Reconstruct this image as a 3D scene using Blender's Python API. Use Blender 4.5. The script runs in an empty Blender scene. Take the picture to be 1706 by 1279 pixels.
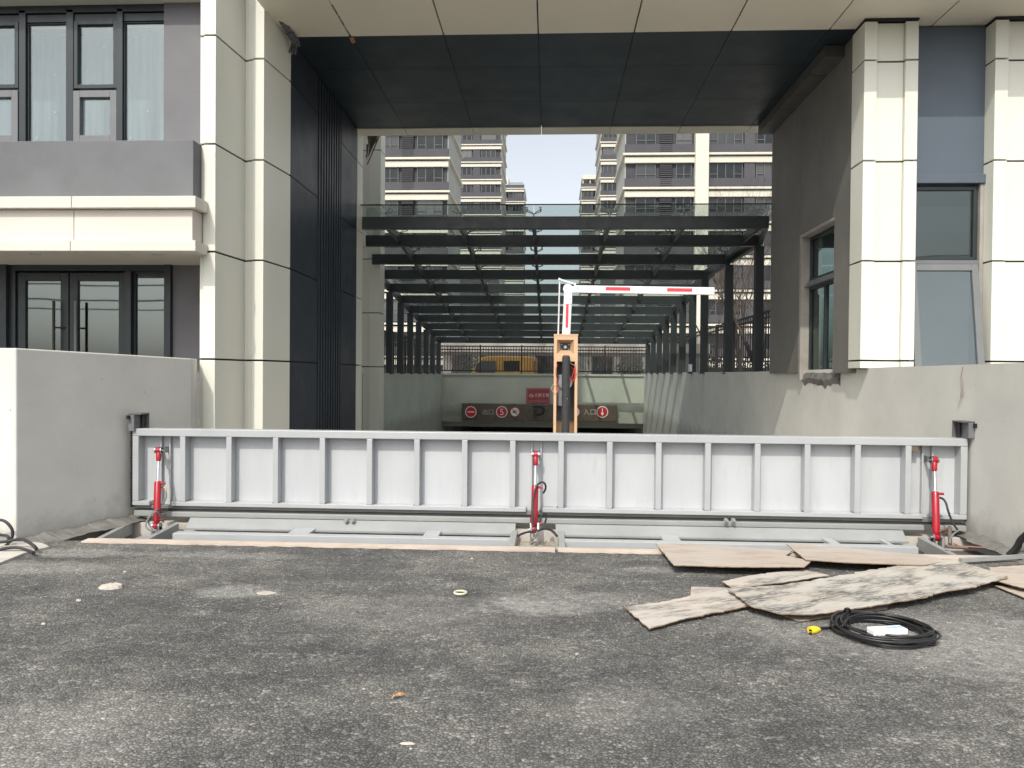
import bpy, math, random
from mathutils import Vector, Matrix
C = bpy.context.scene.collection
R = math.radians
rnd = random.Random(7)

# ------------------------------------------------------------------ camera
CAMZ = 1.55
YAW, PITCH, ROLL = R(2.85), R(-.75), .0083
cam_d = bpy.data.cameras.new('camera'); cam = bpy.data.objects.new('camera', cam_d); C.objects.link(cam)
CR = Matrix.Rotation(YAW, 3, 'Z') @ Matrix.Rotation(math.pi/2 + PITCH, 3, 'X') @ Matrix.Rotation(ROLL, 3, 'Z')
cam.matrix_world = Matrix.Translation((0, 0, CAMZ)) @ CR.to_4x4()
cam_d.sensor_width = 36; cam_d.lens = 1250/1706*36; cam_d.clip_start = .05; cam_d.clip_end = 2000
bpy.context.scene.camera = cam

# ------------------------------------------------------------------ light
SUN = Vector((-.27, -.86, 1.0)).normalized()          # direction towards the sun
el = math.asin(SUN.z); az = math.atan2(SUN.x, SUN.y)
w = bpy.data.worlds.new('World'); bpy.context.scene.world = w; w.use_nodes = True
nt = w.node_tree; bg = nt.nodes['Background']
sky = nt.nodes.new('ShaderNodeTexSky'); sky.sky_type = 'NISHITA'; sky.sun_disc = False
sky.sun_elevation = el; sky.sun_rotation = az; sky.air_density = 1.0; sky.dust_density = 3.5; sky.ozone_density = 1.0
hs_ = nt.nodes.new('ShaderNodeHueSaturation'); hs_.inputs['Saturation'].default_value = .32; hs_.inputs['Value'].default_value = 1.26
nt.links.new(sky.outputs[0], hs_.inputs['Color']); nt.links.new(hs_.outputs[0], bg.inputs[0]); bg.inputs[1].default_value = .15
sd = bpy.data.lights.new('sun', 'SUN'); sd.energy = 2.5; sd.angle = R(.55); sd.color = (1, .95, .86)
so = bpy.data.objects.new('sun', sd); C.objects.link(so); so.rotation_euler = SUN.to_track_quat('Z', 'Y').to_euler(); so.location = (-10, -30, 40)
vs = bpy.context.scene.view_settings
vs.view_transform = 'Standard'; vs.look = 'None'; vs.exposure = .27; vs.gamma = 1

# ------------------------------------------------------------------ helpers
def ray(x, y): return CR @ Vector(((x-853)/1250, -(y-639.5)/1250, -1))
O = Vector((0, 0, CAMZ))
def PY(x, y, Y): d = ray(x, y); return O + d*(Y/d.y)
def PZ(x, y, z=0.): d = ray(x, y); return O + d*((z-CAMZ)/d.z)
def PX(x, y, X): d = ray(x, y); return O + d*(X/d.x)
def ZL(x, y, Y): return PY(x, y, Y).z
def XL(x, Y, y=500): return PY(x, y, Y).x

def newmat(name):
    m = bpy.data.materials.new(name); m.use_nodes = True
    return m, m.node_tree, m.node_tree.nodes['Principled BSDF']
def N(nt, t, **k):
    n = nt.nodes.new(t)
    for a, v in k.items(): setattr(n, a, v)
    return n
def pos(nt, scale=(1, 1, 1)):
    g = N(nt, 'ShaderNodeNewGeometry'); mp = N(nt, 'ShaderNodeMapping'); mp.inputs['Scale'].default_value = scale
    nt.links.new(g.outputs['Position'], mp.inputs[0]); return mp.outputs[0]
def noise(nt, vec, sc, det=4, rough=.55):
    n = N(nt, 'ShaderNodeTexNoise'); n.inputs['Scale'].default_value = sc; n.inputs['Detail'].default_value = det
    n.inputs['Roughness'].default_value = rough; nt.links.new(vec, n.inputs['Vector']); return n.outputs['Fac']
def ramp(nt, fac, stops):
    r = N(nt, 'ShaderNodeValToRGB'); e = r.color_ramp.elements
    while len(e) < len(stops): e.new(.5)
    for i, (p, c) in enumerate(stops):
        e[i].position = p; e[i].color = tuple(c)+(1,) if hasattr(c, '__len__') else (c, c, c, 1)
    nt.links.new(fac, r.inputs[0]); return r.outputs[0]
def mix(nt, a, b, fac, mode='MIX'):
    m = N(nt, 'ShaderNodeMix', data_type='RGBA', blend_type=mode)
    for s, v in ((0, fac), (6, a), (7, b)):
        if hasattr(v, 'is_linked'): nt.links.new(v, m.inputs[s])
        else: m.inputs[s].default_value = v if s == 0 else (tuple(v)+(1,) if len(v) == 3 else v)
    return m.outputs[2]
def bump(nt, b, h, st, dist=.01):
    n = N(nt, 'ShaderNodeBump'); n.inputs['Strength'].default_value = st; n.inputs['Distance'].default_value = dist
    nt.links.new(h, n.inputs['Height']); nt.links.new(n.outputs[0], b.inputs['Normal'])
def mat(name, col, rough=.6, var=.1, sc=2., bs=0., bsc=60., metal=0., spec=.5, dirt=None, damt=.5, stretch=(1, 1, 1), coat=0., isl=0.):
    m, nt, b = newmat(name)
    v = pos(nt, stretch); n = noise(nt, v, sc, 6)
    lo = [c*(1-var*1.6) for c in col]; hi = [min(1, c*(1+var)) for c in col]
    c = ramp(nt, n, [(.3, lo), (.7, hi)])
    if isl:                     # each slab a little lighter or darker than the next
        gi = N(nt, 'ShaderNodeNewGeometry'); c = mix(nt, c, ramp(nt, gi.outputs['Random Per Island'], [(0, 1-isl), (1, 1.)]), 1., 'MULTIPLY')
    if dirt:
        f = ramp(nt, noise(nt, v, sc*2.7, 8, .7), [(.55, 0.), (.72, damt)])
        c = mix(nt, c, dirt, f)
    nt.links.new(c, b.inputs['Base Color'])
    rr = ramp(nt, noise(nt, v, sc*3, 4), [(.3, max(.02, rough-.07)), (.7, min(1, rough+.07))]); nt.links.new(rr, b.inputs['Roughness'])
    b.inputs['Metallic'].default_value = metal; b.inputs['Specular IOR Level'].default_value = spec
    b.inputs['Coat Weight'].default_value = coat
    if bs: bump(nt, b, noise(nt, pos(nt), bsc, 5), bs, .004)
    return m
def plain(name, col, rough=.5, metal=0.):
    m, nt, b = newmat(name); b.inputs['Base Color'].default_value = (*col, 1); b.inputs['Roughness'].default_value = rough
    b.inputs['Metallic'].default_value = metal; return m

def glass_mat(name, tint, refl=.25, wave=.0):
    m, nt, b = newmat(name); nt.nodes.remove(b); out = nt.nodes['Material Output']
    t = N(nt, 'ShaderNodeBsdfTransparent'); t.inputs[0].default_value = (*tint, 1)
    g = N(nt, 'ShaderNodeBsdfGlossy'); g.inputs['Roughness'].default_value = .02; g.inputs[0].default_value = (.85, .92, .92, 1)
    lw_ = N(nt, 'ShaderNodeLayerWeight'); lw_.inputs[0].default_value = .5          # the facing term is the same from both sides
    pw = N(nt, 'ShaderNodeMath', operation='POWER'); nt.links.new(lw_.outputs['Facing'], pw.inputs[0]); pw.inputs[1].default_value = 5.
    a = N(nt, 'ShaderNodeMath', operation='MULTIPLY_ADD'); nt.links.new(pw.outputs[0], a.inputs[0]); a.inputs[1].default_value = .45; a.inputs[2].default_value = refl
    a.use_clamp = True
    if wave:
        bp = N(nt, 'ShaderNodeBump'); bp.inputs['Strength'].default_value = wave; bp.inputs['Distance'].default_value = .02
        nt.links.new(noise(nt, pos(nt), 1.3, 1), bp.inputs['Height']); nt.links.new(bp.outputs[0], g.inputs['Normal'])
    mx = N(nt, 'ShaderNodeMixShader'); nt.links.new(a.outputs[0], mx.inputs[0]); nt.links.new(t.outputs[0], mx.inputs[1]); nt.links.new(g.outputs[0], mx.inputs[2])
    nt.links.new(mx.outputs[0], out.inputs[0]); return m

class MB:
    def __init__(s): s.v = []; s.f = []; s.m = []; s.s = []
    def add(s, vs, fs, m=0, sm=False):
        b = len(s.v); s.v += [Vector(p) for p in vs]
        for f in fs: s.f.append([b+i for i in f]); s.m.append(m); s.s.append(sm)
        return s
    def box(s, x0, x1, y0, y1, z0, z1, m=0):
        if x0 > x1: x0, x1 = x1, x0
        if y0 > y1: y0, y1 = y1, y0
        if z0 > z1: z0, z1 = z1, z0
        return s.add([(x, y, z) for x in (x0, x1) for y in (y0, y1) for z in (z0, z1)],
              [(0, 1, 3, 2), (4, 6, 7, 5), (0, 4, 5, 1), (2, 3, 7, 6), (0, 2, 6, 4), (1, 5, 7, 3)], m)
    def prism(s, poly, z0, z1, m=0):
        n = len(poly); a = sum(poly[i][0]*poly[(i+1) % n][1]-poly[(i+1) % n][0]*poly[i][1] for i in range(n))
        if a < 0: poly = poly[::-1]
        zz0 = z0 if hasattr(z0, '__len__') else [z0]*n; zz1 = z1 if hasattr(z1, '__len__') else [z1]*n
        if a < 0: zz0 = zz0[::-1]; zz1 = zz1[::-1]
        vs = [(p[0], p[1], zz0[i]) for i, p in enumerate(poly)]+[(p[0], p[1], zz1[i]) for i, p in enumerate(poly)]
        return s.add(vs, [tuple(range(n))[::-1], tuple(range(n, 2*n))]+[(i, (i+1) % n, n+(i+1) % n, n+i) for i in range(n)], m)
    def ext(s, pts, vec, m=0):
        n = len(pts); vec = Vector(vec); p = [Vector(q) for q in pts]
        return s.add(p+[q+vec for q in p], [tuple(range(n)), tuple(range(n, 2*n))[::-1]]+[(i, n+i, n+(i+1) % n, (i+1) % n) for i in range(n)], m)
    def bar(s, p0, p1, w, h, m=0, up=(0, 0, 1)):
        p0 = Vector(p0); p1 = Vector(p1); d = (p1-p0).normalized(); up = Vector(up)
        if abs(d.dot(up)) > .98: up = Vector((0, 1, 0))
        a = d.cross(up).normalized()*w/2; b = a.cross(d).normalized()*h/2
        q = [p0-a-b, p0+a-b, p0+a+b, p0-a+b]
        return s.ext(q, p1-p0, m)
    def tube(s, pts, r, n=8, m=0, closed=False, caps=True):
        pts = [Vector(p) for p in pts]; k = len(pts); rr = r if hasattr(r, '__len__') else [r]*k
        rings = []; nrm = None
        for i in range(k):
            a = pts[i-1] if (i > 0 or closed) else pts[i]; b = pts[(i+1) % k] if (i < k-1 or closed) else pts[i]
            t = (b-a).normalized()
            if nrm is None:
                nrm = t.orthogonal().normalized()
            nrm = (nrm - t*nrm.dot(t)).normalized(); bi = t.cross(nrm)
            rings.append([pts[i]+(nrm*math.cos(2*math.pi*j/n)+bi*math.sin(2*math.pi*j/n))*rr[i] for j in range(n)])
        vs = [p for g in rings for p in g]; fs = []
        for i in range(k if closed else k-1):
            a = i*n; b = ((i+1) % k)*n
            for j in range(n): fs.append((a+j, a+(j+1) % n, b+(j+1) % n, b+j))
        s.add(vs, fs, m, True)
        if caps and not closed:
            s.add(rings[0], [tuple(range(n))[::-1]], m); s.add(rings[-1], [tuple(range(n))], m)
        return s
    def cyl(s, p0, p1, r, n=16, m=0, r1=None): return s.tube([p0, p1], [r, r if r1 is None else r1], n, m)
    def build(s, name, mats, parent=None, bevel=0., shift=None):
        me = bpy.data.meshes.new(name); off = Vector(shift) if shift is not None else (Vector(parent['_o']) if parent is not None and '_o' in parent else Vector())
        me.from_pydata([p-off for p in s.v], [], s.f)
        for mt in (mats if isinstance(mats, (list, tuple)) else [mats]): me.materials.append(mt)
        me.polygons.foreach_set('material_index', s.m); me.polygons.foreach_set('use_smooth', s.s); me.update()
        o = bpy.data.objects.new(name, me); C.objects.link(o)
        if parent is not None: o.parent = parent; o['_o'] = list(off)
        elif shift is not None: o.location = off; o['_o'] = list(off)
        if bevel:
            b = o.modifiers.new('bevel', 'BEVEL'); b.width = bevel; b.segments = 2; b.limit_method = 'ANGLE'; b.angle_limit = R(40)
        return o
def tag(o, label=None, cat=None, group=None, kind=None):
    if label: o['label'] = label
    if cat: o['category'] = cat
    if group: o['group'] = group
    if kind: o['kind'] = kind
    return o
def thing(name, loc, label, cat, group=None):
    o = bpy.data.objects.new(name, None); C.objects.link(o); o.location = loc; o['_o'] = list(loc); o.empty_display_size = .1
    return tag(o, label, cat, group)
def copy_thing(o, d, label, rotz=0):
    def cp(q, par):
        c = q.copy(); C.objects.link(c)
        if par: c.parent = par
        for ch in [k for k in list(q.children)]: cp(ch, c)
        return c
    r = cp(o, None); r.location = Vector(o.location)+Vector(d); r.rotation_euler.z += rotz
    if label: r['label'] = label
    return r
def text_mesh(body, size, origin, u, v, mt, parent, name, thick=.006, bold=0.):
    """lettering standing on the plane spanned by u (right) and v (up), centred on origin"""
    c = bpy.data.curves.new('t', 'FONT'); c.body = body; c.size = size; c.align_x = 'CENTER'; c.align_y = 'CENTER'; c.extrude = thick/2; c.offset = bold
    t = bpy.data.objects.new('t', c); C.objects.link(t)
    me = bpy.data.meshes.new_from_object(t.evaluated_get(bpy.context.evaluated_depsgraph_get())); bpy.data.objects.remove(t)
    xs = [q.co.x for q in me.vertices]; ys = [q.co.y for q in me.vertices]; cx = (min(xs)+max(xs))/2; cy = (min(ys)+max(ys))/2
    u = Vector(u).normalized(); v = Vector(v).normalized(); wv = u.cross(v); off = Vector(parent['_o'])
    for q in me.vertices: q.co = Vector(origin)-off+u*(q.co.x-cx)+v*(q.co.y-cy)+wv*q.co.z
    me.materials.clear(); me.materials.append(mt)
    o = bpy.data.objects.new(name, me); C.objects.link(o); o.parent = parent; o['_o'] = list(off); return o

# ------------------------------------------------------------------ materials
beige = mat('beige_cladding', (.69, .688, .60), .38, .03, .8, .05, 3, spec=.45, isl=.07, dirt=(.60, .58, .49), damt=.25, stretch=(1, 1, .25))
pink_beige = mat('cream_cladding', (.62, .575, .51), .45, .03, .9, .04, 3, isl=.05)
soffit_m = mat('soffit_cladding', (.68, .64, .54), .42, .04, .7, .03, 3, isl=.06)
navy = mat('navy_cladding', (.020, .028, .042), .42, .05, .5, spec=.35, isl=.25)
navy2 = mat('navy_ceiling', (.018, .029, .038), .42, .08, .6, spec=.4, isl=.25)
joint = plain('joint_black', (.015, .015, .017), .8)
gray_stucco = mat('grey_stucco', (.145, .152, .157), .8, .10, 1.2, .25, 160, dirt=(.18, .18, .18), damt=.4)
slate = mat('slate_panel', (.082, .104, .130), .5, .05, .8, .05, 40)
purple_gray = mat('mauve_stucco', (.155, .152, .162), .75, .08, 1.2, .2, 140)
dark_stucco = mat('dark_stucco', (.155, .15, .135), .85, .1, 1.1, .35, 130, dirt=(.11, .105, .09), damt=.5)
jamb_m = mat('jamb_plaster', (.30, .28, .25), .85, .12, 3, .3, 90)
def plaster(name, col, dirt):
    m, nt, b = newmat(name); v = pos(nt)
    c = ramp(nt, noise(nt, v, .9, 7, .6), [(.3, [k*.86 for k in col]), (.7, [k*1.06 for k in col])])
    c = mix(nt, c, dirt, ramp(nt, noise(nt, v, 2.6, 9, .72), [(.56, 0.), (.75, .55)]))
    # splash dirt that collects low on the wall
    g = N(nt, 'ShaderNodeNewGeometry'); sx = N(nt, 'ShaderNodeSeparateXYZ'); nt.links.new(g.outputs['Position'], sx.inputs[0])
    ad = N(nt, 'ShaderNodeMath', operation='MULTIPLY_ADD'); nt.links.new(noise(nt, v, 3.1, 8, .7), ad.inputs[0]); ad.inputs[1].default_value = .9; nt.links.new(sx.outputs[2], ad.inputs[2])
    c = mix(nt, c, [k*.62 for k in dirt], ramp(nt, ad.outputs[0], [(.38, .75), (.75, 0.)]))
    c = mix(nt, c, (.12, .10, .09), ramp(nt, noise(nt, v, 23, 3, .5), [(.745, 0.), (.76, .8)]))
    nt.links.new(c, b.inputs['Base Color']); b.inputs['Roughness'].default_value = .82
    bump(nt, b, noise(nt, v, 45, 7, .7), .3, .004); return m
wall_m = plaster('painted_plaster', (.64, .632, .58), (.54, .52, .46))
retain_m = plaster('retaining_plaster', (.46, .47, .405), (.38, .38, .33))
steel = mat('grey_painted_steel', (.385, .40, .408), .34, .04, 2.5, .03, 20, spec=.5, dirt=(.42, .41, .40), damt=.35)
steel_pit = mat('pit_frame_steel', (.28, .292, .285), .45, .06, 3, .04, 20, dirt=(.36, .31, .26), damt=.5)
steel_sheet = mat('steel_sheet', (.455, .472, .485), .40, .05, 1.6, .06, 2.2, dirt=(.38, .37, .36), damt=.5, stretch=(2.2, 1, .5))
gutter_m = mat('gutter_steel', (.255, .265, .262), .5, .1, 2, .04, 10, dirt=(.24, .22, .19), damt=.6)
rust = mat('rusty_steel', (.13, .105, .08), .8, .2, 9, .3, 80, dirt=(.20, .12, .06), damt=.6)
rubber = mat('black_rubber', (.022, .022, .024), .55, .15, 6, .1, 90)
red_p = mat('red_paint', (.36, .006, .018), .38, .10, 6, coat=.15, dirt=(.10, .03, .03), damt=.6)
chrome = plain('chrome_rod', (.75, .76, .78), .14, 1.)
galv = mat('galvanised', (.45, .46, .47), .35, .1, 14, metal=.9)
frame_m = mat('window_frame_metal', (.022, .030, .034), .38, .06, 4)
frame_l = mat('sash_frame_metal', (.15, .155, .16), .42, .05, 4)
canopy_m = mat('canopy_steel', (.036, .043, .045), .38, .1, 2, .03, 30)
black_iron = mat('black_iron', (.018, .017, .017), .45, .1, 6)
glass_up = glass_mat('reflective_glass', (.80, .84, .84), .13, .05)
glass_dk = glass_mat('door_glass', (.42, .50, .48), .15, .04)
glass_side = glass_mat('clear_window_glass', (.45, .52, .50), .10, .05)
glass_can = glass_mat('canopy_glass', (.86, .91, .89), .07)
inside_m = mat('interior_wall', (.36, .37, .36), .9, .1, 1)
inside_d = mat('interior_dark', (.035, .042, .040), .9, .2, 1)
curtain = mat('interior_blind', (.27, .29, .30), .8, .25, 14, stretch=(1, 1, .05))
white_p = mat('white_boom_paint', (.66, .67, .66), .35, .03, 5)
red_tape = mat('red_reflective_tape', (.62, .05, .07), .35, .05, 10)
cab_m = mat('beige_cabinet_paint', (.58, .385, .235), .42, .04, 3)
cab_in = mat('cabinet_inside', (.10, .105, .11), .5, .1, 5)
foam = mat('black_foam', (.030, .032, .034), .75, .15, 30, .2, 140)
wire_red = plain('red_wire', (.60, .03, .03), .4)
wire_tan = plain('tan_wire', (.55, .38, .25), .5)
ply_m = None
def rot(nt, ang, sc):
    g = N(nt, 'ShaderNodeNewGeometry'); m1 = N(nt, 'ShaderNodeMapping'); m1.inputs['Rotation'].default_value = (0, 0, ang); m2 = N(nt, 'ShaderNodeMapping'); m2.inputs['Scale'].default_value = sc
    nt.links.new(g.outputs['Position'], m1.inputs[0]); nt.links.new(m1.outputs[0], m2.inputs[0]); return m2.outputs[0]
def plywood(name, dirt_amt, base=(.55, .44, .34), ang=0.):
    m, nt, b = newmat(name); v = pos(nt); st = rot(nt, -ang, (.8, 9, 3))
    c = ramp(nt, noise(nt, st, 4, 6), [(.3, [k*.82 for k in base]), (.7, [min(1, k*1.1) for k in base])])
    c = mix(nt, c, (.43, .42, .38), ramp(nt, noise(nt, v, 1.9, 6, .65), [(.42, 0.), (.55, .2+.6*dirt_amt)]))
    f = ramp(nt, noise(nt, rot(nt, -ang, (1, 2.6, 1)), 2.2, 5, .6), [(.52-.09*dirt_amt, 0.), (.56, dirt_amt)])
    f2 = ramp(nt, noise(nt, rot(nt, -ang, (1, 7, 1)), 11, 8, .75), [(.42, .0), (.55, 1.)])
    fm = N(nt, 'ShaderNodeMath', operation='MULTIPLY'); nt.links.new(f, fm.inputs[0]); nt.links.new(f2, fm.inputs[1])
    c = mix(nt, c, (.055, .055, .052), fm.outputs[0])
    c = mix(nt, c, (.20, .19, .175), ramp(nt, noise(nt, rot(nt, -ang, (1.2, 10, 1)), 9, 9, .75), [(.55, 0.), (.66, dirt_amt*.8)]))
    c = mix(nt, c, (.10, .09, .08), ramp(nt, noise(nt, rot(nt, -ang, (.18, 30, 1)), 5, 2), [(.70, 0.), (.72, dirt_amt)]))
    nt.links.new(c, b.inputs['Base Color']); b.inputs['Roughness'].default_value = .85
    bump(nt, b, noise(nt, st, 30, 3), .2, .002); return m
ply_clean = plywood('clean_plywood', .2, (.43, .36, .30), -.1); ply_dirty = plywood('dirty_plywood', .9, (.44, .395, .335), .5); ply_mid = plywood('stained_plywood', .7, (.49, .43, .37), .45)
ply_edge = mat('plywood_edge', (.24, .165, .10), .9, .25, 40)
white_pl = mat('white_plastic', (.8, .82, .84), .35, .02, 9)
yellow_pl = plain('yellow_plastic', (.80, .60, .02), .4)
cable_m = plain('black_cable', (.016, .016, .017), .42)
conc = mat('pale_concrete', (.50, .47, .42), .9, .12, 2, .4, 60, dirt=(.34, .31, .28), damt=.6)
mortar = mat('rough_mortar', (.17, .165, .15), .95, .25, 5, .9, 40, dirt=(.16, .15, .14), damt=.7)
tw_gray = mat('tower_grey', (.046, .046, .054), .8, .06, .3)
tw_lgray = mat('tower_midgrey', (.062, .062, .07), .8, .05, .3)
tw_beige = mat('tower_cream', (.55, .53, .455), .6, .04, .2)
tw_side = mat('tower_side', (.36, .37, .335), .6, .04, .2)
tw_glass = mat('tower_window_glass', (.012, .016, .018), .15, .6, .4, spec=.4)
tw_frame = plain('tower_window_frame', (.10, .11, .12), .5)
bark = mat('tree_bark', (.045, .034, .028), .9, .2, 8, .5, 40)
twig = mat('bare_twigs', (.075, .060, .048), .9, .2, 3)
hedge_m = mat('hedge_leaves', (.035, .045, .028), .8, .5, 3)

# curtains behind some panes
nt_ = tw_glass.node_tree; oi = N(nt_, 'ShaderNodeObjectInfo'); b_ = nt_.nodes['Principled BSDF']; src = b_.inputs['Base Color'].links[0].from_socket
nt_.links.new(mix(nt_, src, (.15, .155, .15), ramp(nt_, oi.outputs['Random'], [(.45, 0.), (1, .8)])), b_.inputs['Base Color'])
# asphalt
def asphalt():
    m, nt, b = newmat('worn_asphalt'); v = pos(nt)
    jn = N(nt, 'ShaderNodeTexNoise'); jn.inputs['Scale'].default_value = 30; nt.links.new(v, jn.inputs['Vector'])
    vj = mix(nt, v, jn.outputs['Color'], .018, 'ADD')
    vo = N(nt, 'ShaderNodeTexVoronoi', feature='F1'); vo.inputs['Scale'].default_value = 50; nt.links.new(vj, vo.inputs['Vector'])
    ve = N(nt, 'ShaderNodeTexVoronoi', feature='DISTANCE_TO_EDGE'); ve.inputs['Scale'].default_value = 50; nt.links.new(vj, ve.inputs['Vector'])
    v2 = N(nt, 'ShaderNodeTexVoronoi', feature='F1'); v2.inputs['Scale'].default_value = 210; nt.links.new(vj, v2.inputs['Vector'])
    sp = N(nt, 'ShaderNodeSeparateColor'); nt.links.new(vo.outputs['Color'], sp.inputs[0])
    sp2 = N(nt, 'ShaderNodeSeparateColor'); nt.links.new(v2.outputs['Color'], sp2.inputs[0])
    stone = ramp(nt, sp.outputs[0], [(0, .25), (.5, .40), (.85, .56), (1, .85)])
    fine = ramp(nt, sp2.outputs[1], [(0, .20), (.6, .40), (1, .80)])
    pat = mix(nt, stone, fine, ramp(nt, noise(nt, v, 9, 4), [(.40, .10), (.60, .75)]))
    pat = mix(nt, pat, ramp(nt, ve.outputs['Distance'], [(0, .28), (.22, 1.)]), .85, 'MULTIPLY')
    # binder colour in patches: darker fresh areas and dusty, trodden ones
    base = ramp(nt, noise(nt, pos(nt, (1, 1.4, 1)), .8, 8, .62), [(.38, (.25, .246, .238)), (.50, (.345, .34, .32)), (.61, (.50, .487, .445))])
    base = mix(nt, base, (.56, .545, .495), ramp(nt, noise(nt, pos(nt, (1, 1.6, 1)), 2.6, 10, .74), [(.50, 0.), (.68, .75)]))
    base = mix(nt, base, (.22, .215, .225), ramp(nt, noise(nt, pos(nt, (1, 1.2, 1)), 1.7, 9, .7), [(.54, 0.), (.68, .6)]))
    c = mix(nt, base, pat, 1., 'MULTIPLY')
    clus = ramp(nt, noise(nt, pos(nt, (1, 1.7, 1)), 3.3, 8, .7), [(.54, 0.), (.66, 1.)]); fl = ramp(nt, noise(nt, v, 38, 5, .65), [(.50, 0.), (.60, .85)])
    c = mix(nt, c, (.40, .39, .36), mix(nt, clus, fl, 1., 'MULTIPLY'))
    c = mix(nt, c, (.48, .46, .43), ramp(nt, noise(nt, v, 24, 4, .6), [(.675, 0.), (.72, .85)]))
    grain = ramp(nt, noise(nt, v, 15, 9, .78), [(.42, .15), (.56, 1.)]); edge = noise(nt, v, 3.2, 9, .72)
    dcol = mix(nt, (.45, .43, .385), pat, .5)
    for (px, py, rx, ry, a) in ((390, 985, .22, .13, 1.), (445, 988, .09, .05, 1.), (935, 1000, .5, .20, .75), (880, 1010, .35, .15, .6), (120, 920, .6, .13, .9), (380, 925, .6, .09, .7), (1130, 950, .4, .09, .7), (60, 945, .5, .16, .8), (1560, 1060, 1.1, .4, .6), (60, 1230, .4, .35, .55), (700, 1020, .7, .3, .35), (1640, 1090, .5, .3, .6), (1050, 1180, .3, .2, .4)):
        q = PZ(px, py); mp = N(nt, 'ShaderNodeMapping', vector_type='TEXTURE'); mp.inputs['Location'].default_value = q; mp.inputs['Scale'].default_value = (rx*1.5, ry*1.7, 1)
        nt.links.new(v, mp.inputs[0]); gr = N(nt, 'ShaderNodeTexGradient', gradient_type='SPHERICAL'); nt.links.new(mp.outputs[0], gr.inputs[0])
        ed = N(nt, 'ShaderNodeMath', operation='MULTIPLY_ADD'); nt.links.new(edge, ed.inputs[0]); ed.inputs[1].default_value = 2.2; nt.links.new(gr.outputs['Fac'], ed.inputs[2])
        ms = N(nt, 'ShaderNodeMath', operation='MULTIPLY'); nt.links.new(ramp(nt, gr.outputs['Fac'], [(0, 0.), (.3, a*.55)]), ms.inputs[1])
        sc_ = N(nt, 'ShaderNodeMapRange'); sc_.inputs[1].default_value = 1.15; sc_.inputs[2].default_value = 1.65; nt.links.new(ed.outputs[0], sc_.inputs[0]); nt.links.new(sc_.outputs[0], ms.inputs[0])
        c = mix(nt, c, dcol, mix(nt, ms.outputs[0], grain, .75, 'MULTIPLY'))
    nt.links.new(c, b.inputs['Base Color']); b.inputs['Roughness'].default_value = .88; b.inputs['Specular IOR Level'].default_value = .3
    h = N(nt, 'ShaderNodeMath', operation='MULTIPLY_ADD'); nt.links.new(ve.outputs['Distance'], h.inputs[0]); h.inputs[1].default_value = 2.; nt.links.new(noise(nt, v, 130, 4), h.inputs[2])
    bump(nt, b, h.outputs[0], .8, .006); return m
asph = asphalt()

# ================================================================== SETTING
PF, PR_ = 6.66, 7.50        # pit frame front and rear
mb = MB(); mb.add([(-120, -220, 0), (120, -220, 0), (120, PF-.05, 0), (-120, PF-.05, 0)], [(0, 1, 2, 3)]); tag(mb.build('asphalt_road', asph), kind='structure')
mb = MB(); mb.box(-4.5, 4.4, PR_+.02, 10.5, -.3, -.012); tag(mb.build('concrete_floor', conc), kind='structure')
mb = MB(); mb.box(-4.5, 4.4, PF-.05, PR_+.02, -.5, -.3); tag(mb.build('pit_floor', mat('dark_pit_floor', (.07, .06, .05), .9, .3, 4, .5, 40)), kind='structure')  # near-black floor colour stands in for the shade down in the pit
mb = MB(); mb.add([(-4.6, 10.5, -.012), (4.4, 10.5, -.012), (4.4, 31, -2.75), (-4.6, 31, -2.75), (4.4, 50, -2.75), (-4.6, 50, -2.75)], [(0, 1, 2, 3), (3, 2, 4, 5)])
tag(mb.build('garage_ramp', conc), kind='structure')
mb = MB()
mb.add([(-250, 31.4, .3), (250, 31.4, .3), (250, 900, .3), (-250, 900, .3)], [(0, 1, 2, 3)])
mb.box(4.40, 120, 6.612, 6.76, -.02, .304); mb.box(-120, -4.96, 6.66, 6.76, -.02, .304)
mb.add([(4.39, 6.75, .3), (250, 6.75, .3), (250, 31.4, .3), (4.39, 31.4, .3)], [(0, 1, 2, 3)])
mb.add([(-250, 6.65, .3), (-4.95, 6.65, .3), (-4.95, 31.4, .3), (-250, 31.4, .3)], [(0, 1, 2, 3)])
tag(mb.build('courtyard_ground', conc), kind='structure')

# low plaster walls --------------------------------------------------
A = (-4.72, 6.42); B = (-4.128, 8.45); D = (-4.215, 8.79)
mb = MB(); mb.prism([(-14, 6.42), A, B, D, (-4.45, 8.79), (-4.95, 6.67), (-14, 6.67)], -.3, [1.745, 1.745, 1.70, 1.70, 1.70, 1.745, 1.745])
lw = mb.build('plaster_wall', wall_m, bevel=.012); tag(lw, 'low pale plaster wall running up to the cream pillars left of the ramp, sunlit end face', 'wall')
# cracked mortar skirting at its foot
def mortar_skirt(name, pts, w, label, seed):
    r_ = random.Random(seed); mb = MB(); n = len(pts)
    a, b = Vector(pts[0]), Vector(pts[1]); d = (b-a); nrm = Vector((-d.y, d.x, 0)).normalized()*w; k = 40; vs = []
    for i in range(k+1):
        t = i/k; p = a+d*t; wv = math.sin(i*.35+seed)*.5+math.sin(i*.83+2*seed)*.3+r_.uniform(-.35, .35); j = 1+.22*wv
        vs += [p+Vector((0, 0, .05+.018*wv)), p+nrm*.5*j+Vector((0, 0, .022+.006*r_.random())), p+nrm*j+Vector((0, 0, .002))]
    mb.add(vs, [(3*i+c, 3*i+c+1, 3*i+c+4, 3*i+c+3) for i in range(k) for c in (0, 1)])
    return mb.build(name, mortar)
o = mortar_skirt('mortar_strip', [(-4.335, 7.68, 0), (-4.705, 6.45, 0)], .20, '', 3); tag(o, 'crumbly grey mortar fillet along the foot of the left plaster wall', 'mortar strip')
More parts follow.
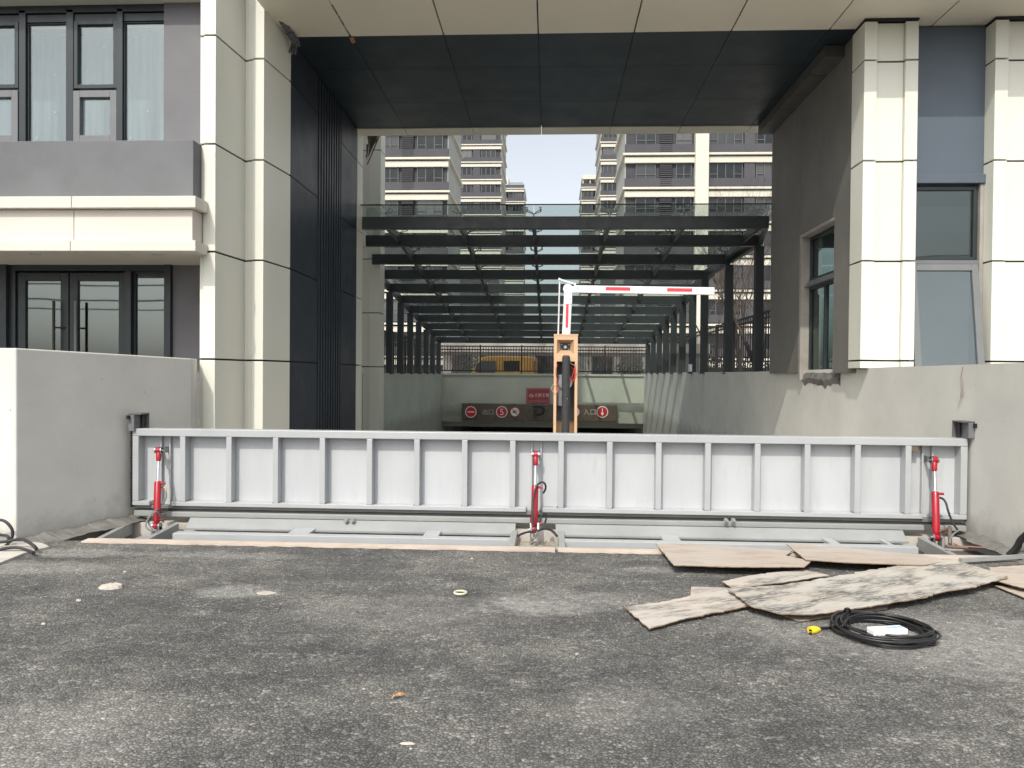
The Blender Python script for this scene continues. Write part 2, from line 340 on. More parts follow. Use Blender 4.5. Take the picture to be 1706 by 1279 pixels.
WR = [(4.09, 6.1), (4.135, 7.5), (4.14, 15.4), (4.06, 17.6), (3.90, 19.2), (3.86, 31.0)]
mb = MB()
for i in range(len(WR)-1):
    (x0, y0), (x1, y1) = WR[i], WR[i+1]; zt0 = 1.69-.05*max(0, min(1, (y0-6.7)/6)); zt1 = 1.69-.05*max(0, min(1, (y1-6.7)/6))
    mb.prism([(x0, y0), (x0+.3, y0), (x1+.3, y1), (x1, y1)], -3.2, [zt0, zt0, zt1, zt1])
rw = mb.build('plaster_wall', wall_m); tag(rw, 'long pale plaster ramp wall under the right-hand pillars and canopy posts', 'wall')
o = mortar_skirt('mortar_strip', [(4.09, 6.3, 0), (4.137, 7.7, 0)], .13, '', 5); tag(o, 'broken grey mortar edge along the foot of the right plaster wall', 'mortar strip')
# retaining walls of the ramp
mb = MB(); mb.box(-4.75, -4.45, 10.3, 31, -3.2, 1.55); tag(mb.build('retaining_wall', retain_m), 'grey-green retaining wall of the ramp under the left canopy posts', 'wall')
mb = MB(); mb.box(-4.75, 4.1, 31, 31.35, -.36, 1.50); mb.box(-4.75, 4.1, 30.93, 31.38, 1.50, 1.58); mb.box(-4.44, 3.85, 30.86, 31, -.43, -.18)
mb.box(-4.75, 4.1, 31.35, 33.0, -.66, -.40)
tag(mb.build('retaining_wall', retain_m), 'grey-green end wall above the garage mouth with a sunlit right part', 'wall')
mb = MB(); mb.box(-4.75, -4.45, 31.4, 50, -3, .2); mb.box(3.86, 4.2, 31.4, 50, -3, .2); mb.box(-4.75, 4.2, 33.0, 50, -.25, .2); mb.box(-4.75, 4.2, 49.8, 50, -3, .2)
tag(mb.build('garage_tunnel', inside_m), kind='structure')

# ================================================================== OFFICE WING (left)
wing = thing('office_wing', (-8, 9.4, 0), 'left office building with cream pillars, navy side cladding, grey parapet and dark glazed doors', 'building')
LV = [-.3, 1.70, 2.985, 4.27, 5.56, 6.86, 8.2]
G_ = .011
def clad(mb, core, polys, levels):
    for poly in polys:
        for a, b in zip(levels[:-1], levels[1:]): mb.prism(poly, a+G_, b-G_, 0)
    if core: mb.prism(core, levels[0], levels[-1], 1)
mb = MB()
clad(mb, [(-4.19, 8.85), (-4.02, 8.82), (-3.965, 9.5), (-4.19, 9.5)],
     [[(-4.205, 8.83), (-4.155, 8.83), (-4.155, 9.5), (-4.205, 9.5)], [(-4.151, 8.80), (-4.004, 8.80), (-3.945, 9.535), (-4.151, 9.535)]], LV)
mb.build('pillar', [beige, joint], wing, .004)
mb = MB()
clad(mb, [(-3.96, 9.62), (-3.70, 9.62), (-3.635, 10.23), (-4.1, 10.23)],
     [[(-3.955, 9.54), (-3.905, 9.54), (-3.905, 9.8), (-3.955, 9.8)], [(-3.90, 9.52), (-3.835, 9.52), (-3.835, 9.8), (-3.90, 9.8)], [(-3.83, 9.48), (-3.682, 9.48), (-3.60, 10.245), (-3.83, 10.245)]], LV)
mb.build('pillar', [beige, joint], wing, .004)
# navy side cladding of the passage
mb = MB(); Y0, Y1 = 10.25, 14.1
def px_(Y): return -3.6-.075*(Y-Y0)/(Y1-Y0)
ya, yb = 11.55, 12.95
for a, b in zip(LV[:-2], LV[1:-1]):
    for s0, s1 in ((Y0+.003, ya), (yb, Y1-.003)):
        mb.prism([(px_(s0), s0), (px_(s1), s1), (px_(s1)-.03, s1), (px_(s0)-.03, s0)], a+G_*.7, b-G_*.7 if b < 6.2 else 6.15)
mb.prism([(px_(Y0)-.035, Y0), (px_(Y1)-.035, Y1), (px_(Y1)-.2, Y1), (px_(Y0)-.2, Y0)], -3, 6.15, 1)
mb.build('side_cladding', [navy, joint], wing)
mb = MB(); nf = 9
for i in range(nf):
    y = ya+.02+(yb-ya-.04)*i/nf; wv = (yb-ya)/nf*.52
    mb.prism([(px_(y)+.012, y), (px_(y+wv)+.012, y+wv), (px_(y+wv)-.033, y+wv), (px_(y)-.033, y)], -.3, 6.14)
mb.build('fluted_cladding', navy, wing, .004)
# beige end of the passage (rear pilaster) and rear corner pillar
mb = MB(); LV2 = [-3.0]+LV[:5]+[6.85, 9.5]
clad(mb, None, [[(-3.672, 14.12), (-3.675, 14.55), (-3.9, 14.55), (-3.9, 14.12)]], LV2)
clad(mb, None, [[(-3.76, 14.56), (-3.77, 14.8), (-3.9, 14.8), (-3.9, 14.56)]], LV2)
mb.box(-4.0, -3.78, 14.14, 14.78, -3, 6.8, 1)
mb.build('pillar', [beige, joint], wing, .004)
mb = MB(); xa, xb = XL(611, 17.75), XL(633.5, 17.75)
clad(mb, None, [[(xa-.25, 17.75), (xa+.05, 17.75), (xa+.05, 18.2), (xa-.25, 18.2)], [(xa+.055, 17.72), (xb, 17.72), (xb, 18.2), (xa+.055, 18.2)]], LV2)
mb.box(xa-.2, xb-.02, 17.78, 18.18, -3, 9.4, 1)
mb.build('pillar', [beige, joint], wing, .004)
# torn cladding hanging by the rear corner
mb = MB()
for tri in (((611, 222), (630, 224), (626, 236), (614, 240)), ((616, 238), (626, 234), (613, 262)), ((610, 240), (614, 240), (611, 270))):
    mb.ext([PY(x, y, 15.2+.02*len(mb.v)/6) for x, y in tri], (0, .02, 0))
for a, b in (((632, 226), (612, 274)), ((618, 222), (610, 262)), ((628, 232), (616, 250)), ((610, 224), (634, 223))): mb.cyl(PY(*a, 15.12), PY(*b, 15.16), .014, 6)
mb.build('torn_cladding', rust, wing)
# torn foil at the front soffit corner
mb = MB(); r_ = random.Random(4); P0 = PY(452, 12, 9.6); P1 = PY(492, 66, 10.2); pts = []
for i in range(15):
    t = i/14; p = P0.lerp(P1, t); wd = .02+.09*t+.03*r_.random()
    pts += [p+Vector((0, 0, .01)), p+Vector((.02*r_.random(), -.02, -wd)), p+Vector((.05+.03*r_.random(), .01, -.02))]
mb.add(pts, [(3*i, 3*i+1, 3*i+4, 3*i+3) for i in range(14)]+[(3*i+1, 3*i+2, 3*i+5, 3*i+4) for i in range(14)])
e = PY(490, 66, 10.15)
for k in range(9):
    a = e+Vector((r_.uniform(-.04, .05), 0, -.02)); b = a+Vector((r_.uniform(-.03, .05), r_.uniform(-.02, .02), -r_.uniform(.08, .2))); mb.ext([a, a+Vector((.03, .01, -.01)), b, b+Vector((-.02, 0, .02))], (0, .004, 0))
foil = mat('torn_foil', (.10, .095, .12), .5, .6, 40, .6, 60); mb.build('torn_foil', foil, wing)
# upper floor: window wall
YW = 9.30
zt = ZL(150, 20, YW); zb = ZL(150, 262, YW)
mb = MB()
xR = XL(276, YW); mb.box(xR, -4.19, YW-.06, YW+.3, 3.4, 9)            # mauve pier beside the windows
mb.build('wall', purple_gray, wing)
mb = MB(); mb.box(-14, -4.22, 9.0, 9.9, 6.17, 6.3); mb.build('soffit', soffit_m, wing)
def zpx(y, x=150, Y=YW): return ZL(x, y, Y)
def window(parent, Y, x0, x1, z0, z1, fr, gm, depth=.06, fw=.05, name='window', proud=0.):
    mb = MB(); mb.box(x0, x0+fw, Y-proud, Y+depth, z0, z1); mb.box(x1-fw, x1, Y-proud, Y+depth, z0, z1); mb.box(x0+fw, x1-fw, Y-proud, Y+depth, z1-fw, z1); mb.box(x0+fw, x1-fw, Y-proud, Y+depth, z0, z0+fw)
    o = mb.build(name, fr, parent, .004)
    mb = MB(); mb.box(x0+fw-.005, x1-fw+.005, Y+depth*.45, Y+depth*.45+.008, z0+fw-.005, z1-fw+.005)
    mb.build('pane', gm, o); return o
Zsill, Ztop = 3.75, 6.10
edges = [(-45, -2, 0), (33, 47, 0), (115, 123, 0)]
mull = [(35, 46), (113, 125), (197, 207)]
for a, b in mull:
    mb = MB(); mb.box(XL(a, YW, 130), XL(b, YW, 130), YW-.04, YW+.1, Zsill, Ztop+.02); mb.build('mullion', frame_m, wing, .005)
mb = MB(); mb.box(-8, xR, YW-.04, YW+.1, Ztop-.02, Ztop+.08); mb.box(-8, xR, YW-.015, YW+.1, Ztop-.13, Ztop-.03); mb.build('head_frame', frame_m, wing, .005)
def X_(x, y=130, Y=YW): return XL(x, Y, y)
for a, b in ((47, 113), (207, 276)): window(wing, YW, X_(a), X_(b), Zsill, Ztop-.14, frame_m, glass_up, fw=.012, depth=.03, proud=.01)
for a, b in ((125, 197), (-40, 33)):
    zm = zpx(150, a); window(wing, YW, X_(a), X_(b), zm+.01, Ztop-.12, frame_m, glass_up, fw=.05, depth=.03, proud=.03)
    o = window(wing, YW, X_(a), X_(b), ZL(a, 238, YW), zm-.02, frame_l, glass_up, fw=.085, depth=.03, proud=.04)
window(wing, YW, X_(-115), X_(-42), Zsill, Ztop-.14, frame_m, glass_up, fw=.03)
mb = MB(); mb.box(-8, xR, 9.85, 9.9, 3.3, 6.05); mb.build('blind', curtain, wing)
mb = MB(); mb.box(-14, xR-.02, 11.9, 12, 0, 6.1); mb.build('interior_wall', inside_m, wing)
for (x, y) in ((93, 125), (93, 187), (62, 230), (174, 79), (247, 185), (218, 230), (185, 219)):
    p = PY(x, y, 9.84); mb = MB(); mb.cyl(p+Vector((0, -.012, 0)), p, .012, 10); mb.build('interior_light', white_pl, wing)
# parapet and cream cornice
xe = XL(322, 8.62, 280)
mb = MB(); zpt, zpb = ZL(150, 234, 8.62), ZL(150, 330, 8.62)
mb.box(-14, xe, 8.62, 9.2, zpb, zpt); mb.build('parapet', gray_stucco, wing, .006)
def X8(x, y, Y): return XL(x, Y, y)
zA, zB, zC, zD = ZL(200, 326, 8.48), ZL(200, 346, 8.48), ZL(200, 400, 8.48), ZL(200, 418, 8.48)
for nm, y0, z0, z1, xr, js in (('cornice', 8.48, zB, zA, X8(326, 335, 8.48), (119,)), ('fascia', 8.56, zC, zB, X8(321, 370, 8.56), (123,)), ('cornice', 8.48, zD, zC, X8(326, 408, 8.48), (117,))):
    mb = MB(); cuts = [-14, X8(-250, 380, y0)]+[X8(j, 380, y0) for j in js]+[xr]
    for a, b in zip(cuts[:-1], cuts[1:]): mb.box(a+.003, b-.003, y0, 8.79 if nm == 'cornice' else 8.9, z0+.002, z1-.002)
    mb.build(nm, pink_beige, wing, .006)
mb = MB(); mb.box(-14, -4.21, 8.80, 9.75, zD+.01, zD+.06); mb.build('porch_soffit', pink_beige, wing)
for (x, y) in ((58, 422), (208, 422), (262, 422)):
    p = PZ(x, y, zD+.01); mb = MB(); mb.tube([p+Vector((.06*math.cos(t*.5236), .06*math.sin(t*.5236), -.006)) for t in range(12)], .008, 6, closed=True); mb.cyl(p+Vector((0, 0, -.005)), p+Vector((0, 0, .01)), .055, 20, 1); mb.build('downlight', [galv, joint], wing)
# ground floor doors
YD = 9.70; z0d = .6; z1d = ZL(150, 439, YD)
def XD(x, y=520): return XL(x, YD, y)
mb = MB(); mb.box(XD(289), -4.21, YD-.02, YD+.3, 0, z1d+.1); mb.box(-14, XD(-60), YD-.02, YD+.3, 0, z1d+.1); mb.build('wall', purple_gray, wing)
mb = MB(); mb.box(XD(278), XD(289)-.002, YD-.08, YD+.1, z0d, z1d); mb.box(XD(-60), XD(28), YD-.03, YD+.05, z0d, z1d); mb.box(XD(8), XD(18), YD-.09, YD-.03, z0d, z1d); mb.box(XD(28), XD(278), YD-.05, YD+.05, z1d-.1, z1d+.03); mb.box(XD(212), XD(222), YD-.06, YD+.05, z0d, z1d-.1)
mb.build('door_frame', frame_m, wing, .005)
for (a, b, hx) in ((29, 114, 97), (116, 211, 133)):
    o = window(wing, YD, XD(a), XD(b), z0d, z1d-.12, frame_m, glass_dk, fw=.11, name='door')
    xh = XD(hx); zz = ZL(hx, 501, YD-.1); mb = MB(); mb.cyl((xh, YD-.09, 1.2), (xh, YD-.09, zz), .018, 12)
    for z in (zz-.35, 1.3): mb.cyl((xh, YD-.09, z), (xh+(.10 if hx < 110 else -.06), YD, z), .012, 8)
    mb.build('handle', black_iron if hx < 110 else frame_l, o)
window(wing, YD, XD(222), XD(278), z0d, z1d-.1, frame_m, glass_dk, fw=.03)
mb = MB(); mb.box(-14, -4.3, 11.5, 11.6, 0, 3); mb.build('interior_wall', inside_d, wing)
mb = MB(); mb.box(-14, -4.3, 9.4, 13.9, .5, .6); mb.box(-14, -4.3, 9.95, 13.9, 3.2, 3.3); mb.build('floor_slab', inside_m, wing)
mb = MB(); mb.box(-14, -5.4, 9.36, 14.0, 6.31, 30); mb.box(-4.25, -3.8, 9.9, 14.0, 0, 6.2); mb.build('upper_storeys', gray_stucco, wing)

# ================================================================== GATE BUILDING (bridge + right)
gate = thing('gate_building', (6, 10, 0), 'gateway bridge and right wing with cream pillars, slate panel, dark passage wall and tan soffit', 'building')
HC = 6.17
xs = [G.x for G in (PZ(587, 67, HC), PZ(745, 60, HC), PZ(900, 60, HC), PZ(1055, 57, HC), PZ(1221, 50, HC), PZ(1388, 42, HC))]
st = (xs[-1]-xs[0])/5; jx = [xs[0]+st*i for i in range(-1, 12)]
YE = 9.13; GS = .009
mb = MB(); xl = [-3.68]+[x for x in jx if x > -3.5]+[jx[-1]+st]
for a, b in zip(xl[:-1], xl[1:]):
    g = .016 if abs(a-xs[0]) < .1 else GS
    mb.box(a+g, b-GS, YE, 10.24, HC, HC+.03)
    mb.box(a+GS, b-GS, YE, YE+.03, HC+.034, HC+1.2)
mb.box(-3.66, xl[-1], YE+.03, 10.24, HC+.035, HC+.06, 1)
mb.build('soffit', [soffit_m, joint], gate, .003)
mb = MB(); r_ = random.Random(17); xj = xs[0]
for y0, y1 in ((9.2, 9.36), (9.62, 9.66), (9.74, 9.78), (9.95, 9.99), (10.02, 10.05)): mb.box(xj-.012, xj+.017, y0, y1, HC+.004, HC+.028)
mb.build('joint_filler', mat('caulk', (.50, .46, .38), .7, .2, 30), gate)
mb = MB(); c = PZ(587, 68, HC-.03); mb.ext([c+Vector((-.03, -.05, .02)), c+Vector((.03, -.04, .028)), c+Vector((.035, .05, .0)), c+Vector((-.02, .06, -.01))], (0, 0, .008)); mb.build('loose_offcut', mat('offcut_wood', (.30, .16, .08), .8, .2, 20), gate)
yc = [10.25, PZ(900, 112, HC).y, PZ(900, 169, HC).y, 14.1]
mb = MB(); xl2 = [-3.70]+[x for x in jx if -3.4 < x < 4.0]+[4.10]
for a, b in zip(xl2[:-1], xl2[1:]):
    for c, d in zip(yc[:-1], yc[1:]): mb.box(a+.004, b-.004, c+.003, d-.003, HC+.004, HC+.03)
mb.box(-3.7, 4.1, 10.25, 14.1, HC+.034, HC+.06, 1)
mb.build('passage_ceiling', [navy2, joint], gate, .002)
mb = MB()
for a, b in zip(xl2[:-1], xl2[1:]): mb.box(a+.006, b-.006, 14.103, 14.5, HC-.01, HC+.08)
mb.build('rear_trim', soffit_m, gate, .003)
mb = MB()
for a, b in zip([10.7]+yc[1:-1], yc[1:]): mb.box(3.80, 4.055, a+.01, b-.01, HC-.17, HC-.002)
mb.build('ceiling_drop', mat('duct_cover', (.07, .068, .062), .6, .1, 2), gate, .006)
mb = MB(); mb.box(-5.39, 14, 9.56, 14.4, HC+.15, 9.9); mb.box(-3.66, 14, 9.2, 9.559, HC+.1, 9.9); mb.build('upper_storey', gray_stucco, gate)
# pillars
LR = [1.655, 1.765, 3.055, 4.345, 5.635, 6.14]
def rpillar(xa, xb, Y=9.94):
    mb = MB(); wd = xb-xa; s = wd*.235
    clad(mb, [(xa+.02, Y+.08), (xb-.02, Y+.08), (xb-.02, Y+.35), (xa+.02, Y+.35)],
         [[(xa, Y), (xa+s, Y), (xa+s, Y+.40), (xa, Y+.40)], [(xa+s+.003, Y+.055), (xb-s-.003, Y+.055), (xb-s-.003, Y+.3), (xa+s+.003, Y+.3)], [(xb-s, Y), (xb, Y), (xb, Y+.40), (xb-s, Y+.40)]], LR)
    mb.box(xa-.004, xb+.004, Y-.01, Y+.3, 6.145, 6.168, 1)
    mb.build('pillar', [beige, joint], gate, .004)
rpillar(4.022, 4.70); rpillar(5.66, 6.36); rpillar(7.3, 8.0)
mb = MB(); mb.box(4.345, 4.66, 10.34, 10.6, 0, 6.15); mb.box(4.08, 4.343, 10.345, 10.6, 1.66, 6.15); mb.build('wall', dark_stucco, gate)
# slate panel and window between the pillars
YP = 10.16
zl0, zl1 = ZL(1590, 306, YP), ZL(1590, 291, YP)
mb = MB(); mb.box(4.70, 5.66, YP, YP+.3, zl1, 6.15); mb.box(4.704, 5.70, YP-.05, YP+.3, zl0, zl1-.003); mb.build('slate_panel', slate, gate, .004)
mb = MB(); mb.box(6.36, 7.3, YP, YP+.3, 0, 6.15); mb.build('slate_panel', slate, gate)
xw1 = 5.60; zs = ZL(1580, 434, YP); mb = MB()
mb.box(5.61, 5.655, YP-.02, YP+.2, .8, zl0-.002); mb.build('window_jamb', jamb_m, gate)
window(gate, YP+.02, 4.705, xw1, zs, zl0-.03, frame_m, glass_side, fw=.05)
mb = MB(); mb.box(4.70, xw1, YP-.03, YP+.08, zs-.05, zs); mb.build('transom', frame_l, gate, .004)
# tilted open sash
sash = thing('tmp', (5.15, YP-.02, zs-.06), None, None); bpy.data.objects.remove(sash)
zlo = 1.15; mb = MB(); x0, x1 = 4.71, 5.585; fw = .085
for a, b, c, d in ((x0, x0+fw, zlo, zs-.06), (x1-fw, x1, zlo, zs-.06), (x0+fw, x1-fw, zs-.06-fw, zs-.06), (x0+fw, x1-fw, zlo, zlo+fw)): mb.box(a, b, YP-.05, YP+.01, c, d)
o = mb.build('open_sash', mat('sash_grey', (.155, .165, .165), .45, .05, 4), gate, .004)
mb = MB(); mb.box(x0+fw-.004, x1-fw+.004, YP-.025, YP-.017, zlo+fw-.004, zs-.056-fw)
p = mb.build('pane', glass_up, o)
# shear-free tilt of the sash about its top hinge
ang = R(-8); hinge = Vector((0, YP, zs-.06))-Vector(gate['_o'])
for ob in (o, p):
    for v in ob.data.vertices:
        q = v.co-hinge; y = q.y*math.cos(ang)-q.z*math.sin(ang); z = q.y*math.sin(ang)+q.z*math.cos(ang); v.co = Vector((v.co.x, hinge.y-abs(y) if y < 0 else hinge.y+y, hinge.z+z))
mb = MB(); mb.box(4.7, 7.4, 12.6, 12.7, 0, 6); mb.box(4.9, 5.15, 11.2, 11.5, 0, 6); mb.build('interior_wall', inside_m, gate)
mb = MB(); mb.box(4.5, 9, 10.6, 14, 3.9, 4.0); mb.build('floor_slab', inside_m, gate)
# passage wall with its window opening
XW = 4.06; w0, w1 = PX(1388, 500, XW).y, PX(1331, 500, XW).y
zw0 = 1.50; zw1 = PX(1388, 361, XW).z; zbt = 1.60
mb = MB()
for y0, y1, z0, z1 in ((10.345, w0, zbt, HC-.002), (w1, 14.1, zbt, HC-.002), (w0, w1, zw1, HC-.002)): mb.box(XW, XW+.28, y0, y1, z0, z1)
mb.build('passage_wall', dark_stucco, gate, .01)
mb = MB(); mb.box(XW+.005, XW+.28, w1-.07, w1-.001, zw0, zw1-.001); mb.box(XW+.005, XW+.28, w0+.001, w1-.072, zw1-.05, zw1-.001); mb.build('window_reveal', jamb_m, gate)
def side_window(y0, y1, z0, z1, nm='window', mullion=True):
    mb = MB(); X = XW+.14; f = .045
    mb.box(X, X+.06, y0, y0+f, z0, z1); mb.box(X, X+.06, y1-f, y1, z0, z1); mb.box(X, X+.06, y0+f, y1-f, z1-f, z1); mb.box(X, X+.06, y0+f, y1-f, z0, z0+f)
    if mullion: mb.box(X-.01, X+.05, (y0+y1)/2-.03, (y0+y1)/2+.03, z0+f, z1-f)
    o = mb.build(nm, frame_m, gate, .003); mb = MB(); mb.box(X+.03, X+.038, y0+f-.004, y1-f+.004, z0+f-.004, z1-f+.004); mb.build('pane', glass_side, o)
zt_ = PX(1360, 466, XW).z
side_window(w0+.005, w1-.075, zt_+.06, zw1-.06, mullion=False); side_window(w0+.005, w1-.075, zw0, zt_-.04)
mb = MB()
for k in range(3): mb.box(XW+.06+.02*k, XW+.2, w0+.003, w1-.073, zt_-.035+.032*k, zt_-.007+.032*k)
mb.build('transom', galv, gate, .003)
mb = MB(); mb.box(XW+.18, XW+.9, 10.62, 14.05, .9, 1.0); mb.build('floor_slab', inside_m, gate)
mb = MB(); r_ = random.Random(9); yy = [w0-.12+(w1-w0+.1)*i/16 for i in range(17)]; vs = []
for y in yy: a = 1.60+.02*r_.random(); b = 1.45-.10*r_.random(); vs += [(4.136, y, a), (4.10+.02*r_.random(), y, (a+b)/2), (4.137, y, b)]
mb.add(vs, [(3*i+c, 3*i+3+c, 3*i+4+c, 3*i+1+c) for i in range(16) for c in (0, 1)]); mb.build('rough_sill', mortar, gate)

# ================================================================== GLASS CANOPY over the ramp
can = thing('glass_canopy', (0, 14.5, 0), 'long dark steel canopy with clear glass roof sloping down over the garage ramp', 'canopy')
BY = [14.5+1.55*i for i in range(11)]
BH = [CAMZ+h for h in (2.81, 2.74, 2.58, 2.43, 2.26, 2.10, 1.93, 1.76, 1.59, 1.43, 1.24)]
BL = [-3.70, -3.97, -4.2]+[-4.47]*8
BR = [4.12, 4.40, 4.14]+[3.90]*8
for y, z, a, b in zip(BY, BH, BL, BR):
    mb = MB(); mb.box(a-.02, b+.02, y, y+.14, z, z+.235); mb.build('beam', canopy_m, can, .006)
for i in range(1, 11):
    for sx, lst in ((-1, BL), (1, BR)):
        if sx < 0 and i < 3: continue
        zb_ = 1.53 if sx < 0 else 1.60
        x = lst[i]; mb = MB(); mb.box(x-.09, x+.09, BY[i]+.005, BY[i]+.135, zb_, BH[i]-.002)
        mb.box(x-.13, x+.13, BY[i]-.03, BY[i]+.17, zb_, zb_+.02); mb.build('post', canopy_m, can, .005)
for lst in (BL, BR):
    mb = MB()
    for i in range(0 if lst is BR else 2, 10):
        mb.bar((lst[i], BY[i]+.14, BH[i]+.12), (lst[i+1], BY[i+1], BH[i+1]+.12), .10, .20)
    mb.build('eave_beam', canopy_m, can, .004)
RX = [-3.25+1.46*k for k in range(6)]
for x in RX:
    mb = MB()
    for i in range(10): mb.bar((x, BY[i]+.14, BH[i]+.14), (x, BY[i+1], BH[i+1]+.14), .07, .16)
    mb.build('rafter', canopy_m, can, .003)
GX = [-4.55, -3.25]+[-3.25+1.46*k for k in range(1, 5)]+[4.3]
def zr(y):  # glass plane
    for i in range(10):
        if BY[i] <= y <= BY[i+1]: t = (y-BY[i])/1.55; return BH[i]*(1-t)+BH[i+1]*t+.42
    return (BH[0] if y < BY[0] else BH[-1])+.42
for i in range(10):
    for a, b in zip(GX[:-1], GX[1:]):
        ya_, yb_ = BY[i]+(-.12 if i == 0 else .075), BY[i+1]+.065
        if i < 2: a = max(a, -4.0+(-.1*i))
        mb = MB(); za, zb2 = zr(max(ya_, BY[0])), zr(yb_)
        mb.add([(a+.006, ya_, za), (b-.006, ya_, za), (b-.006, yb_, zb2), (a+.006, yb_, zb2), (a+.006, ya_, za+.014), (b-.006, ya_, za+.014), (b-.006, yb_, zb2+.014), (a+.006, yb_, zb2+.014)],
               [(3, 2, 1, 0), (4, 5, 6, 7), (0, 1, 5, 4), (1, 2, 6, 5), (2, 3, 7, 6), (3, 0, 4, 7)])
        mb.build('glass_pane', glass_can, can)
for i in range(8):
    for x in RX:
        if i == 0 and x > 4.2: continue
        mb = MB(); z = BH[i]+.235; y = BY[i]+.07; g = zr(BY[i]+.07)-.012
        mb.cyl((x, y, z-.002), (x, y, z+.07), .016, 8)
        for sx in (-1, 1):
            for sy in (-1, 1):
                e = Vector((x+sx*.13, y+sy*.10, g-.045)); mb.tube([(x, y, z+.06), (x+sx*.05, y+sy*.05, z+.085), e], .008, 6); mb.cyl(e, e+Vector((0, 0, .045)), .007, 6); mb.cyl(e+Vector((0, 0, .03)), e+Vector((0, 0, .045)), .024, 10); mb.cyl(e, e+Vector((0, 0, .012)), .018, 8)
        mb.build('spider_fitting', black_iron if i else galv, can)
mb = MB(); mb.box(-3.9, 4.15, BY[0]-.14, BY[0]-.123, zr(0 + BY[0])+.002, zr(BY[0])+.022); mb.build('edge_strip', black_iron, can)

# ================================================================== FENCES
def fence(name, p0, p1, zb, ztp, step, npost, label, cur=None):
    p0 = Vector((*p0, 0)); p1 = Vector((*p1, 0)); L = (p1-p0).length; d = (p1-p0)/L
    t = thing(name, ((p0+p1)/2+Vector((0, 0, zb)))[:], label, 'fence')
    mb = MB(); n = int(L/step)
    for i in range(1, n):
        p = p0+d*(i*step); mb.bar(p+Vector((0, 0, zb+.08)), p+Vector((0, 0, ztp-.01)), .026, .026, up=(0, 1, 0))
    for z in (zb+.1, ztp-.14, ztp): mb.bar(p0+Vector((0, 0, z)), p1+Vector((0, 0, z)), .04, .05)
    mb.build('railing_bars', black_iron, t)
    for i in range(npost+1):
        p = p0+(p1-p0)*i/npost; mb = MB(); mb.bar(p+Vector((0, 0, zb)), p+Vector((0, 0, ztp+.06)), .06, .06, up=(0, 1, 0)); mb.build('fence_post', black_iron, t)
    return t
fence('iron_fence', (-4.6, 31.15), (4.0, 31.15), 1.58, 2.70, .115, 5, 'black iron railing on top of the end wall in front of the yellow truck')
fence('iron_fence', (5.4, 15.5), (5.4, 36), .3, 3.15, .24, 9, 'tall black iron fence behind the right canopy posts')
fence('iron_fence', (-5.3, 16.5), (-5.3, 36), .3, 2.9, .24, 9, 'tall black iron fence behind the left canopy posts')

# ================================================================== SIGNS at the garage mouth
YS = 30.55
sx0, sx1 = XL(769, YS, 690), XL(1028, YS, 690); sz0, sz1 = ZL(900, 701, YS), ZL(900, 673, YS)
sg = thing('garage_sign', ((sx0+sx1)/2, YS, sz0), 'long dark brown garage sign with exit and entrance words and round traffic symbols', 'sign')
sign_m = mat('sign_brown', (.085, .062, .045), .3, .08, 1)
mb = MB(); mb.box(sx0, sx1, YS, 30.93, sz0, sz1); mb.build('sign_box', sign_m, sg, .02)
sgn_red = plain('sign_red', (.45, .012, .03), .4); sgn_wh = plain('sign_white', (.72, .70, .66), .5); sgn_bk = plain('sign_black', (.012, .012, .014), .4); sgn_dim = plain('sign_letter_grey', (.40, .39, .36), .5)
def disc(x, y, r, mats, bar=None, nm='symbol_disc'):
    c = PY(x, y, YS); mb = MB(); mb.cyl(c+Vector((0, -.02, 0)), c+Vector((0, 0, 0)), r, 32, 0); mb.cyl(c+Vector((0, -.026, 0)), c+Vector((0, -.0205, 0)), r*.86, 32, 1)
    if bar == 'bar': mb.box(c.x-r*.6, c.x+r*.6, c.y-.034, c.y-.0265, c.z-r*.09, c.z+r*.09, 0)
    if bar == 'down':
        mb.box(c.x-r*.07, c.x+r*.07, c.y-.034, c.y-.0265, c.z-r*.2, c.z+r*.62, 0)
        mb.ext([(c.x-r*.3, c.y-.034, c.z-r*.15), (c.x, c.y-.034, c.z-r*.68), (c.x+r*.3, c.y-.034, c.z-r*.15)], (0, .007, 0), 0)
    if bar == 'horn':
        q = lambda a, b: (c.x+a*r, c.y-.034, c.z+b*r)
        mb.ext([q(-.5, .1), q(-.2, .1), q(.05, .4), q(.05, -.35), q(-.2, -.15), q(-.5, -.15)], (0, .007, 0), 2); mb.tube([q(.05, .3), q(.35, .35), q(.45, .1), q(.3, -.1)], r*.05, 6, 2)
        mb.ext([q(-.62, .58), q(-.52, .66), q(.62, -.58), q(.52, -.66)], (0, -.008, 0), 2)
    return mb.build(nm, mats, sg)
disc(784.5, 686, .235, [sgn_wh, sgn_red, sgn_bk], 'bar'); d5 = disc(836, 686, .235, [sgn_wh, sgn_red, sgn_bk]); disc(858, 686, .20, [sgn_red, sgn_wh, sgn_bk], 'horn')
disc(957, 686, .235, [sgn_red, sgn_wh, sgn_bk]); disc(1003.5, 686, .235, [sgn_wh, sgn_red, sgn_bk], 'down')
text_mesh('5', .36, PY(836, 686, YS)+Vector((0, -.034, 0)), (1, 0, 0), (0, 0, 1), sgn_wh, sg, 'number')
text_mesh('出口', .25, PY(813, 686, YS)+Vector((0, -.012, 0)), (1, 0, 0), (0, 0, 1), sgn_dim, sg, 'lettering')
text_mesh('入口', .27, PY(982, 686, YS)+Vector((0, -.012, 0)), (1, 0, 0), (0, 0, 1), sgn_dim, sg, 'lettering')
c = PY(898, 686, YS); mb = MB()   # the big raised P
